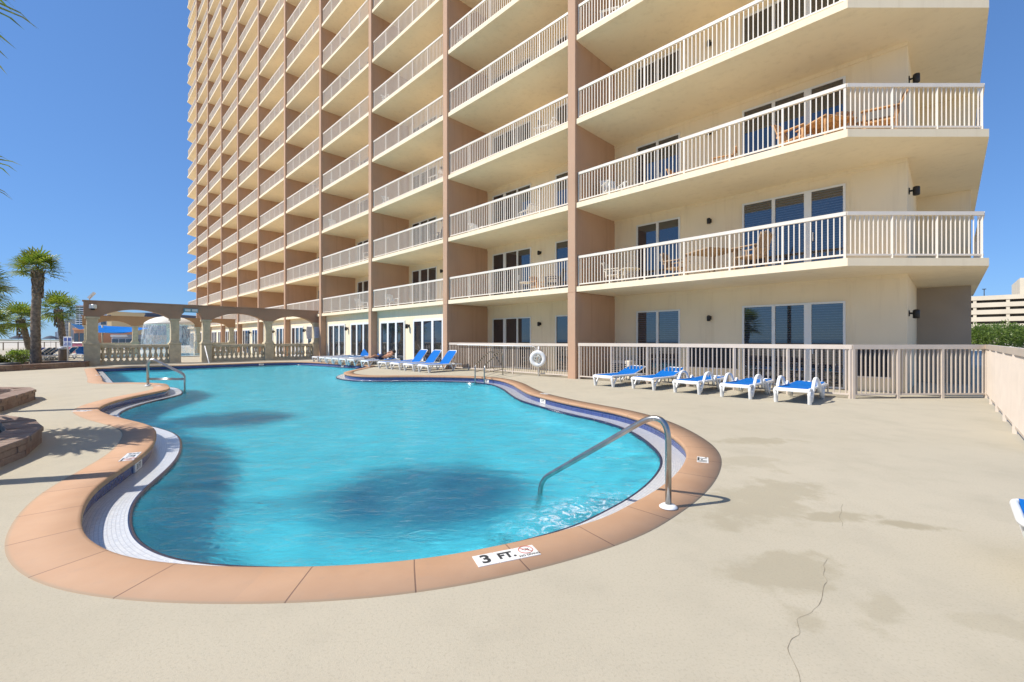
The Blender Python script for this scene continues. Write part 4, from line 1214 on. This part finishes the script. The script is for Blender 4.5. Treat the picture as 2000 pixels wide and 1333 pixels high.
# ------------------------------------------------------------------ parking garage beyond the fence
conc = mat('garage_concrete', (.62,.55,.43), .85, noise_amt=.05, noise_scale=.2)
gar = empty('parking_garage', (2.135,15.48,0), R(135)); tag(gar, 'pale parking garage with rows of long dark openings beyond the fence', 'parking garage')
u0, u1, vg = 30, -120, -259
mb = MB()
for n in range(7):
    z = n*3.0
    mb.box(u1, u0, vg-60, vg, z+.1, z+1.95 if n < 6 else z+1.9)
for k in range(17): mb.box(u0-9.4*k-.5, u0-9.4*k+.5, vg-60, vg-.25, .1, 19.5)
mb.build('wall', conc, gar)
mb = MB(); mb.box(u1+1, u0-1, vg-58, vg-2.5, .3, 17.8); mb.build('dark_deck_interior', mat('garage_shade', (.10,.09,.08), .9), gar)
mb = MB(); mb.box(-52, -30, vg-40, vg-6, 18, 27); mb.build('stair_tower', conc, gar)
for k in range(5):
    mb = MB(); u = 2-11*k; mb.tube([(u,vg-8,18.5),(u,vg-8,23.2)], .14, 6); mb.box(u-.6,u+.6,vg-8.3,vg-7.7,23.2,23.5); mb.build('light_post', lamp_black, gar)

# ------------------------------------------------------------------ between and behind the arcades
shade_m = leaf_mat('blue_shade_cloth', (.01,.26,.85), (.01,.24,.80), .35)
# mushroom fountain
mf = empty('mushroom_fountain', UV(38.4,6.6)); tag(mf, 'white mushroom fountain with a falling water curtain between the arcades', 'fountain')
wp = mat('fountain_white', (.80,.77,.68), .45)
mb = MB(); mb.lathe([(.02,3.42),(.5,3.38),(1.0,3.26),(1.4,3.06),(1.68,2.84),(1.76,2.68),(1.70,2.64),(1.5,2.72),(1.0,2.85),(.2,2.9)], 36); mb.build('canopy', wp, mf)
mb = MB(); mb.lathe([(.30,0),(.24,.3),(.20,1.5),(.24,2.6),(.4,2.9)], 20); mb.build('stem', wp, mf)
wc = bpy.data.materials.new('falling_water'); wc.use_nodes = True
nt = wc.node_tree; p = nt.nodes['Principled BSDF']; p.inputs['Base Color'].default_value = (.85,.90,.95,1); p.inputs['Roughness'].default_value = .4
tc = N(nt, 'ShaderNodeTexCoord'); mp = N(nt, 'ShaderNodeMapping'); mp.inputs['Scale'].default_value = (6,6,.9); nt.links.new(tc.outputs['Object'], mp.inputs[0])
al = mth(nt, 'ADD', .08, mth(nt, 'MULTIPLY', ramp(nt, noise_tex(nt, mp.outputs[0], 1.6, 5, .7), 42/100, .62), .38)); nt.links.new(al, p.inputs['Alpha'])
mb = MB(); n_ = 48
for k in range(n_):
    a0, a1 = 2*math.pi*k/n_, 2*math.pi*(k+1)/n_
    prof = [(1.75,2.66),(1.86,2.2),(1.92,1.4),(1.97,.1)]
    for i in range(3):
        (r0,z0),(r1,z1) = prof[i], prof[i+1]
        mb.add([(r0*math.cos(a0),r0*math.sin(a0),z0),(r0*math.cos(a1),r0*math.sin(a1),z0),(r1*math.cos(a1),r1*math.sin(a1),z1),(r1*math.cos(a0),r1*math.sin(a0),z1)], [(0,1,2,3)], 0, True)
mb.build('water_curtain', wc, mf)
# shallow kids pool round it
kp = MB(); kp.lathe([(4.6,.02),(4.6,.07),(4.3,.08)], 48); o = kp.build('splash_pool_rim', mat('rim_pale', (.62,.60,.55), .6), loc=UV(38.4,6.6)); tag(o, 'pale round rim of the splash pool under the mushroom fountain', 'splash pool')
kw = MB(); kw.lathe([(4.25,.075),(4.25,.085)], 48); o = kw.build('splash_pool_water', mat('splash_water', (.25,.55,.65), .1), loc=UV(38.4,6.6)); o['kind'] = 'structure'

def sail(label, pts_, posts):
    root = empty('shade_sail', Vector((pts_[0][0],pts_[0][1],0))); tag(root, label, 'shade sail', 'blue shade sails beyond the arcades'); o_ = Vector(root.location)
    P = [Vector(p)-o_ for p in pts_]; mb = MB(); n = 8; vs = []
    for i in range(n+1):
        for j in range(n+1):
            s_, t = i/n, j/n
            p = (P[0]*(1-s_)+P[1]*s_)*(1-t) + (P[3]*(1-s_)+P[2]*s_)*t
            vs.append(p + Vector((0,0,-.5*math.sin(math.pi*s_)*math.sin(math.pi*t))))
    mb.add(vs, [(i*(n+1)+j,(i+1)*(n+1)+j,(i+1)*(n+1)+j+1,i*(n+1)+j+1) for i in range(n) for j in range(n)], 0, True)
    vs = [v-Vector((0,0,.02)) for v in vs]
    mb.add(vs, [(i*(n+1)+j,i*(n+1)+j+1,(i+1)*(n+1)+j+1,(i+1)*(n+1)+j) for i in range(n) for j in range(n)], 0, True)
    mb.build('cloth', shade_m, root)
    for q in posts:
        q = Vector(q)-o_; mb = MB(); mb.tube([(q.x,q.y,0),(q.x,q.y,q.z+.1)], .09, 8); mb.build('post', stone_cream, root)
def far(px, Y, z=0.0): return Vector(((px-1000)*Y/FOC, Y, z))
def zat(py, Y): return CAM_H + (664-py)*Y/FOC
sail('blue shade sail seen through the wide arch of the arcade', [far(183,56,zat(650,56)),far(252,58,zat(649,58)),far(292,68,zat(641,68)),far(186,64,zat(636,64))],
     [far(190,56,zat(646,56)),far(262,60,zat(641,60)),far(200,63,zat(637,63))])
sail('small blue shade sail left of the arcade corner', [far(136,57,zat(632,57)),far(160,60,zat(636,60)),far(176,66,zat(640,66)),far(150,62,zat(638,62))],
     [far(136,57,zat(632,57))])
# ------------------------------------------------------------------ far buildings
wpane = mat('far_window', (.06,.09,.13), .1)
def block(label, pxa, pxb, pytop, Y, col, depth, floors, cols_, cat='building', group='far buildings along the beach', name='far_building', flat=.82, inset=.25, roofc=None):
    x0 = (pxa-1000)*Y/FOC; x1 = (pxb-1000)*Y/FOC; H = zat(pytop, Y)
    root = empty(name, ((x0+x1)/2, Y, 0)); tag(root, label, cat, group)
    w = (x1-x0)/2; m = mat('far_wall', col, .85, noise_amt=.04, noise_scale=.05)
    mb = MB(); mb.box(-w, w, 0, depth, 0, H); mb.build('wall', m, root)
    mb = MB(); mb.box(-w*1.03, w*1.03, -depth*.02, depth*1.02, H, H*1.02+.3); mb.build('roof', mat('far_roof', roofc, .8) if roofc else m, root)
    wm = MB(); bm_ = MB()
    fh = H/floors
    for i in range(floors):
        for j in range(cols_):
            a = -w + 2*w*(j+(1-flat)/2)/cols_; b = -w + 2*w*(j+(1+flat)/2)/cols_
            wm.box(a, b, -.04, .02, fh*i+fh*.30, fh*i+fh*.82)
        bm_.box(-w, w, -min(1.2,fh*.4), -.05, fh*i-.1, fh*i+fh*.22) if i else None
    wm.build('windows', wpane, root)
    if floors > 3: bm_.build('balconies', m, root)
    return root
block('white high rise with a pinkish roof rim behind the palms', 148, 171, 599, 520, (.62,.66,.72), 30, 16, 3, roofc=(.45,.30,.28))
block('slim tan tower left of the white high rise', 125, 134, 627, 700, (.45,.44,.42), 20, 14, 2)
block('slim blue grey tower right behind the tan one', 131.5, 138, 624, 760, (.36,.42,.48), 20, 14, 2)
block('pale distant tower, third from the left on the horizon', 119.5, 124, 643, 900, (.52,.57,.62), 20, 12, 2)  # distance haze is put into the pale wall colours of these last three towers
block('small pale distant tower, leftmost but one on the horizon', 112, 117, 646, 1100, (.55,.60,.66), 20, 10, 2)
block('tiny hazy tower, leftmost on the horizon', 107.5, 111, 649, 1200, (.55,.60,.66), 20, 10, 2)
block('low coral stucco pavilion left of the arcade corner', 144, 176, 645, 74, (.58,.30,.18), 9, 1, 3)
block('tan and grey building seen through the wide arch', 196, 232, 622, 95, (.42,.45,.48), 18, 3, 3)
block('cream stair tower of the building behind the wide arch', 209, 218, 612, 90, (.66,.52,.30), 8, 3, 1)
block('dark blue grey building right of the cream stair tower', 222, 286, 615, 105, (.10,.12,.16), 16, 3, 6)
block('low rust brown roofed hall behind the second arcade', 232, 300, 614, 150, (.35,.20,.14), 20, 2, 6)
block('pale low building seen under the narrow arch', 340, 378, 650, 170, (.50,.55,.62), 20, 2, 4)
block('white walled low pool house behind the balustrade', 218, 286, 658.5, 66, (.55,.56,.60), 5, 1, 5)
# flat row of dune and beach houses on the horizon
dm = MB()
r_ = random.Random(5)
dn = mat('dune_scrub', (.22,.22,.16), .95, noise_amt=.3, noise_scale=.05)
P = []
for i in range(61):
    px = -900 + i*18; Y = 430
    P.append(((px-1000)*Y/FOC, Y, 1.2+2.2*abs(noise.noise((i*.31,0,0)))))
for i in range(60):
    a, b = P[i], P[i+1]
    dm.add([(a[0],a[1]-18,-.5),(b[0],b[1]-18,-.5),(b[0],b[1],b[2]),(a[0],a[1],a[2]),(b[0],b[1]+25,-.5),(a[0],a[1]+25,-.5)], [(0,1,2,3),(3,2,4,5)], 0, True)
o = dm.build('dunes', dn); o['kind'] = 'structure'

# ------------------------------------------------------------------ beach side: loungers, bathers' towels, bin, signs
G3 = 'loungers on the beach side deck'
def tint(name, c): return mat(name, c, .9, noise_amt=.15, noise_scale=6)
pink = tint('pink_towel', (.62,.24,.40)); teal = tint('teal_towel', (.10,.45,.48)); mag = tint('magenta_towel', (.50,.15,.28)); lil = tint('lilac_towel', (.40,.40,.62)); aqua = tint('aqua_bag_cloth', (.05,.35,.42))
lb = make_lounger(46, False, sling_material('deep_blue_sling', (.02,.12,.34)))
put(lb, far(93,30.5), 8, 'dark blue lounger with raised back beside the shrub, right of the tall palm', G3)
put(copy_tree(lb), far(172,31.5), 150, 'dark blue lounger half hidden by the arcade corner pier', G3)
for k, (px, Y, m_, lab) in enumerate(((4,28,pink,'lounger under a pink towel, leftmost of the towel covered ones'),(15,29,teal,'lounger under a teal towel, right of the pink one'),
        (26,28.5,mag,'lounger under a magenta towel among the beach loungers'),(38,29,lil,'lounger under a lilac towel, left of the tall palm'),(50,29.5,lil,'lounger with a pale towel, closest to the tall palm trunk'))):
    o = make_lounger(44, False, navy_sling, m_); put(o, far(px,Y), 28, lab, G3)
wl = make_lounger(3, False, white_plastic); put(wl, (-20.7,16.9,0), 182, 'white slatted lounger cut off by the left edge, before the block curb', G3)
# bin
tb = empty('trash_bin', far(123,28.6)); tag(tb, 'dark brown trash bin with a grey lid beyond the curb', 'trash bin')
mb = MB(); mb.lathe([(.20,0),(.22,.05),(.22,.72),(.20,.75)], 16); mb.build('body', mat('bin_brown', (.10,.075,.06), .7), tb)
mb = MB(); mb.lathe([(.24,.75),(.25,.80),(.20,.90),(.05,.95)], 16); mb.build('lid', mat('bin_grey', (.35,.36,.38), .5), tb)
# sign on a post
sp = empty('sign_post', far(132.5,25.8)); tag(sp, 'thin post with a small blue and white notice board beside the bin', 'sign')
mb = MB(); mb.tube([(0,0,0),(0,0,1.55)], .035, 8); mb.build('post', mat('post_grey', (.45,.46,.5), .6), sp)
mb = MB(); mb.bbox(-.26,.26,-.02,.02,.95,1.55,.01); mb.build('board', mat('board_pale', (.50,.55,.68), .5), sp)
mb = MB(); mb.box(-.20,.20,-.026,-.02,1.30,1.48); mb.box(-.20,.20,-.026,-.02,1.05,1.10); mb.box(-.15,.18,-.026,-.02,1.15,1.20); mb.build('board_print', mat('board_blue', (.06,.10,.35), .5), sp)
# dark round lid on the curb bed
mb = MB(); mb.lathe([(.34,0),(.36,.05),(.36,.12),(.30,.16)], 18); o = mb.build('round_vent_cap', grey_dark, loc=(-22.45,19.55,.19)); tag(o, 'flat round dark cap lying on the curb bed below the shrub', 'vent cap')
# pink pictorial stand
ps = empty('ice_cream_freezer', far(151,46)); tag(ps, 'pink and white chest stand in front of the coral pavilion', 'stand')
mb = MB(); mb.bbox(-.9,.9,-.4,.4,0,1.0,.05); mb.build('body', tint('stand_pink', (.60,.20,.26)), ps); mb = MB(); mb.bbox(-.95,.95,-.45,.45,1.0,1.12,.03); mb.build('lid', white_plastic, ps)
# beach umbrellas and fence posts far left
for k, (px, Y, c, lab) in enumerate(((36,75,(.03,.04,.07),'dark closed looking beach umbrella left of the tall palm'),(47,78,(.05,.06,.09),'dark beach umbrella, right next to another one by the short palm'),(99,80,(.06,.07,.1),'dark beach umbrella between two palm trunks'),(70,110,(.5,.5,.52),'pale beach umbrella far down the beach'))):
    ub = empty('beach_umbrella', far(px,Y)); tag(ub, lab, 'umbrella', 'umbrellas on the beach')
    mb = MB(); mb.tube([(0,0,0),(0,0,2.1)], .03, 6); mb.build('pole', white_plastic, ub)
    mb = MB(); mb.lathe([(1.15,1.55),(1.0,1.68),(.6,1.95),(.1,2.12)], 12); mb.build('canopy', mat('umbrella_cloth', c, .8), ub)
bf = empty('dune_fence', far(-60,52)); tag(bf, 'long low dark wooden fence between the deck and the beach', 'fence')
o_ = Vector(bf.location); e_ = far(150,72)
mb = MB(); mb.beam((0,0,1.0), e_-o_+Vector((0,0,1.0)), .05, .08); mb.build('top_rail', mat('grey_wood', (.20,.17,.13), .9), bf)
for k in range(9):
    q = (e_-o_)*(k/8); mb = MB(); mb.beam(q, q+Vector((0,0,1.05)), .08, .08); mb.build('post', mat('grey_wood', (.20,.17,.13), .9) if k == 0 else bpy.data.materials['grey_wood'], bf)

# ------------------------------------------------------------------ signs and fittings on the arcade
def board(name, label, cat, u, v, z0, z1, w, m_, lines=6, facing=-1, group=None, ink=None):
    root = empty(name, UV(u, v, 0), R(135)); tag(root, label, cat, group)
    mb = MB(); mb.bbox(-.015, .015, -w/2, w/2, z0, z1, .004); mb.build('board', m_, root)
    mb = MB(); r_ = random.Random(lines)
    for i in range(lines):
        z = z1 - (z1-z0)*(i+.8)/(lines+.8); ww = w*r_.uniform(.55,.85)
        mb.box(-.019, -.0155, -ww/2, ww/2, z-.35*(z1-z0)/(lines+1), z+.0)
    mb.build('print', ink or mat('faded_print', (.35,.40,.52), .6), root)
sgn = empty('arcade_sign', UV(U1-.30, vfrom(373,U1-.3), 0), R(135)); tag(sgn, 'small pale blue sign fixed above the narrow arch', 'sign')
mb = MB(); mb.bbox(-.03,.03,-.36,.36,3.02,3.26,.01); mb.build('board', mat('sign_teal', (.12,.30,.36), .5), sgn)
mb = MB(); mb.box(-.036,-.03,-.32,-.05,3.08,3.22); mb.box(-.036,-.03,.03,.30,3.08,3.22); mb.build('panel', mat('sign_white', (.62,.66,.66), .5), sgn)
board('notice_board', 'white notice board on the tan wall beside the last pier', 'notice board', 24.2, .0, 1.45, 2.35, .62, mat('notice_white', (.60,.62,.70), .5), 9, group='white notice boards')
board('notice_board', 'narrow white notice board on the end pier next to the tower', 'notice board', U1-.36, .05, 1.5, 2.3, .34, mat('notice_white', (.60,.62,.70), .5), 7, group='white notice boards')
fl = empty('flood_light', UV(U1, pv[4]+.1, 3.49)); tag(fl, 'white flood light on top of the arcade corner', 'flood light')
mb = MB(); mb.tube([(0,0,0),(0,0,.12)], .02, 6); mb.beam((-.05,0,.12),(.22,.05,.42), .12, .10); mb.build('lamp', white_plastic, fl)
ca = empty('security_camera', UV(U1-.30, pv[4]-.02, 3.10)); tag(ca, 'white box camera on the front of the arcade corner', 'camera')
mb = MB(); mb.bbox(-.13,.13,-.12,.12,-.05,.17,.03); mb.build('housing', white_plastic, ca); mb = MB(); mb.lathe([(.08,-.13),(.09,-.10),(.09,-.05)], 12); mb.build('lens', lamp_black, ca)

# ------------------------------------------------------------------ balcony furniture
def chair(kind, m_):
    root = empty(kind)
    sl = kind == 'adirondack_chair'
    sh = .36 if sl else .43
    mb = MB()
    for i in range(7): mb.bbox(-.27+.54*i/7, -.27+.54*(i+1)/7-.012, -.28, .27, sh-.02, sh+.01, .004)
    mb.build('seat', m_, root)
    mb = MB(); a = R(18 if not sl else 25); H = .60
    for i in range(6):
        y = -.26+.52*(i+.5)/6; hh = H*(1-.10*abs(i-2.5)/2.5)
        mb.beam((-.25,y,sh), (-.25-math.sin(a)*hh,y,sh+math.cos(a)*hh), .07, .02, up=(1,0,0))
    for f in (.3,.85): mb.beam((-.25-math.sin(a)*H*f-.02,-.26,sh+math.cos(a)*H*f),(-.25-math.sin(a)*H*f-.02,.26,sh+math.cos(a)*H*f), .03,.05)
    mb.build('backrest', m_, root)
    for (x, y) in ((.24,.25),(.24,-.25),(-.26,.25),(-.26,-.25)):
        mb = MB(); mb.beam((x,y,0),(x,y,sh+(.22 if 1 else 0)), .045, .045); mb.build('leg', m_, root)
    for y in (.27,-.27):
        mb = MB(); mb.bbox(-.32,.30,y-.045,y+.045,sh+.22,sh+.245,.01); mb.build('armrest', m_, root)
    return root
def table(m_, h=.72, w=.8, round_=False):
    root = empty('patio_table'); mb = MB()
    if round_: mb.lathe([(w*.5,h-.03),(w*.52,h-.02),(w*.52,h),(w*.5,h+.005)], 20)
    else:
        for i in range(6): mb.bbox(-w/2+w*i/6, -w/2+w*(i+1)/6-.012, -w/2, w/2, h-.03, h, .005)
    mb.build('table_top', m_, root)
    for (x, y) in ((1,1),(1,-1),(-1,1),(-1,-1)):
        k = w*(.33 if round_ else .43); mb = MB(); mb.beam((x*k,y*k,0),(x*k,y*k,h-.03), .045,.045); mb.build('leg', m_, root)
    return root
protos = {}
def furn(kind, m_, u, v, n, deg, label, s_=1.0, **kw):
    key = (kind, m_.name, tuple(kw.items()))
    if key not in protos: protos[key] = chair(kind, m_) if kind != 'patio_table' else table(m_, **kw); o = protos[key]
    else: o = copy_tree(protos[key])
    o.location = UV(u, v, lev(n)+.003); o.rotation_euler = (0,0,R(deg)); o.scale = (s_,)*3
    tag(o, label, 'chair' if 'chair' in kind else 'table', 'balcony chairs' if 'chair' in kind else 'balcony tables')
FL = {1:'lowest', 2:'second', 3:'third', 4:'fourth', 5:'fifth', 6:'sixth'}
furn('wooden_chair', wood, -6.55, -1.25, 2, -60, 'wooden slatted chair left of the table on the second balcony up, corner flat', 1.15)
furn('patio_table', wood, -7.15, -1.35, 2, 10, 'wooden table between two wooden chairs on the corner balcony', 1.1, w=.85)
furn('wooden_chair', wood, -8.15, -1.65, 2, 150, 'wooden chair with tall back at the bend of the corner balcony', 1.2)
furn('wooden_chair', wood, -7.3, -2.0, 2, 60, 'wooden chair behind the table on the corner balcony', 1.1)
furn('adirondack_chair', white_plastic, -1.05, -1.0, 2, -80, 'white slatted chair next to the brown pier, second balcony up, corner flat', 1.15)
furn('patio_table', white_plastic, -1.75, -1.0, 2, 10, 'low white table beside the white slatted chair', .8, h=.45, w=.7)
furn('wooden_chair', wood, -3.2, -1.6, 2, -50, 'low wooden chair before the glass door, second balcony up', .9)
furn('wooden_chair', wood, -4.6, -1.3, 2, 150, 'low wooden chair right of the lamp, second balcony up', .9)
furn('patio_table', wicker, -4.35, -1.15, 1, 15, 'tan wicker table on the lowest corner balcony', 1.1, w=1.05)
furn('wicker_chair', wicker, -3.2, -1.3, 1, -50, 'tan wicker chair left of the wicker table, lowest balcony', 1.0)
furn('wicker_chair', wicker, -5.4, -1.2, 1, 120, 'tan wicker chair right of the wicker table, lowest balcony', 1.15)
furn('wicker_chair', mat('cream_metal', (.62,.56,.46), .5), -1.1, -1.0, 1, -40, 'cream metal chair beside the brown pier on the lowest corner balcony', .9)
furn('patio_table', bpy.data.materials['cream_metal'], -1.75, -.9, 1, 0, 'round cream metal table on the lowest corner balcony', .9, h=.6, w=.7, round_=True)
furn('wooden_chair', dark_fab, 2.1, -1.5, 1, 160, 'dark chair behind the railing, first bay left of the brown pier, lowest balcony', 1.05)
furn('patio_table', bpy.data.materials['cream_metal'], 3.3, -1.2, 1, 0, 'round table in the first bay left of the pier, lowest balcony', .95, h=.6, w=.7, round_=True)
furn('wooden_chair', wood, 2.75, -1.3, 1, -60, 'reddish wooden chair in the first bay left of the pier, lowest balcony', .85)
furn('adirondack_chair', white_plastic, 3.0, -.9, 2, 120, 'white chair in the first bay left of the pier, second balcony up', .85)
furn('adirondack_chair', white_plastic, 6.3, -.9, 2, -60, 'low white chair near the left pier of the first bay, second balcony up', .85)
furn('adirondack_chair', white_plastic, 14.0, -.9, 1, -50, 'white chair near the left pier of the second bay, lowest balcony', 1.0)
furn('adirondack_chair', white_plastic, 15.5, -.8, 1, 140, 'white slatted chair at the right end of the third bay, lowest balcony', 1.15)
furn('adirondack_chair', white_plastic, 17.6, -.8, 1, -30, 'white chair in the middle of the third bay, lowest balcony', .95)
furn('adirondack_chair', dark_fab, -1.9, -1.2, 3, 160, 'dark low chair on the third balcony up, corner flat', .85)
furn('adirondack_chair', white_plastic, -1.05, -.8, 4, 160, 'white chair with curved back on the fourth balcony up beside the pier', 1.1)
furn('adirondack_chair', white_plastic, 6.9, -.7, 5, -60, 'white chair at the left end of the first bay, fifth balcony up', 1.0)
furn('adirondack_chair', dark_fab, 3.6, -1.3, 4, 160, 'dark chair in the first bay, fourth balcony up', 1.0)
furn('adirondack_chair', dark_fab, 4.7, -1.3, 4, 20, 'dark chair further left in the first bay, fourth balcony up', 1.0)
furn('patio_table', bpy.data.materials['cream_metal'], 3.0, -1.2, 4, 0, 'round table in the first bay, fourth balcony up', .95, h=.6, w=.7, round_=True)
furn('adirondack_chair', white_plastic, 14.1, -.8, 3, -40, 'white chair at the left end of the second bay, third balcony up', 1.0)
furn('adirondack_chair', white_plastic, 21.6, -.8, 4, -40, 'white chair at the left end of the third bay, fourth balcony up', 1.0)
for k, (u, v, n, dg_, m_, lab) in enumerate((
    (2.0,-.8,3,150,white_plastic,'white chair near the right pier of the first bay, third balcony up'),
    (9.3,-.8,3,140,white_plastic,'white chair at the right end of the second bay, third balcony up'),
    (9.2,-.8,2,150,dark_fab,'dark chair at the right end of the second bay, second balcony up'),
    (13.9,-.7,5,-40,white_plastic,'white chair at the left end of the second bay, fifth balcony up'),
    (16.4,-.7,2,150,white_plastic,'white chair near the right end of the third bay, second balcony up'),
    (21.5,-.7,3,-40,white_plastic,'white chair at the left end of the third bay, third balcony up'),
    (24.0,-.7,4,140,white_plastic,'white chair in the fourth bay, fourth balcony up'),
    (28.9,-.7,6,-40,white_plastic,'white chair at the left end of the fourth bay, sixth balcony up'),
    (36.2,-.7,4,-40,white_plastic,'white chair at the left end of the fifth bay, fourth balcony up'),
    (17.0,-.7,6,150,dark_fab,'dark chair in the third bay, sixth balcony up'))):
    furn('adirondack_chair', m_, u, v, n, dg_, lab, 1.05)
# patio things on the ground behind the long fence
ac = empty('cooling_unit', UV(-.9,-1.9,0), R(135)); tag(ac, 'small white cooling box on the ground patio next to the brown pier', 'cooling unit')
mb = MB(); mb.bbox(-.4,.4,-.25,.25,0,.62,.03); mb.build('cabinet', rail_white, ac); mb = MB()
for i in range(6): mb.box(-.3,.3,.25,.262,.12+.07*i,.15+.07*i)
mb.build('grille', grey_dark, ac)
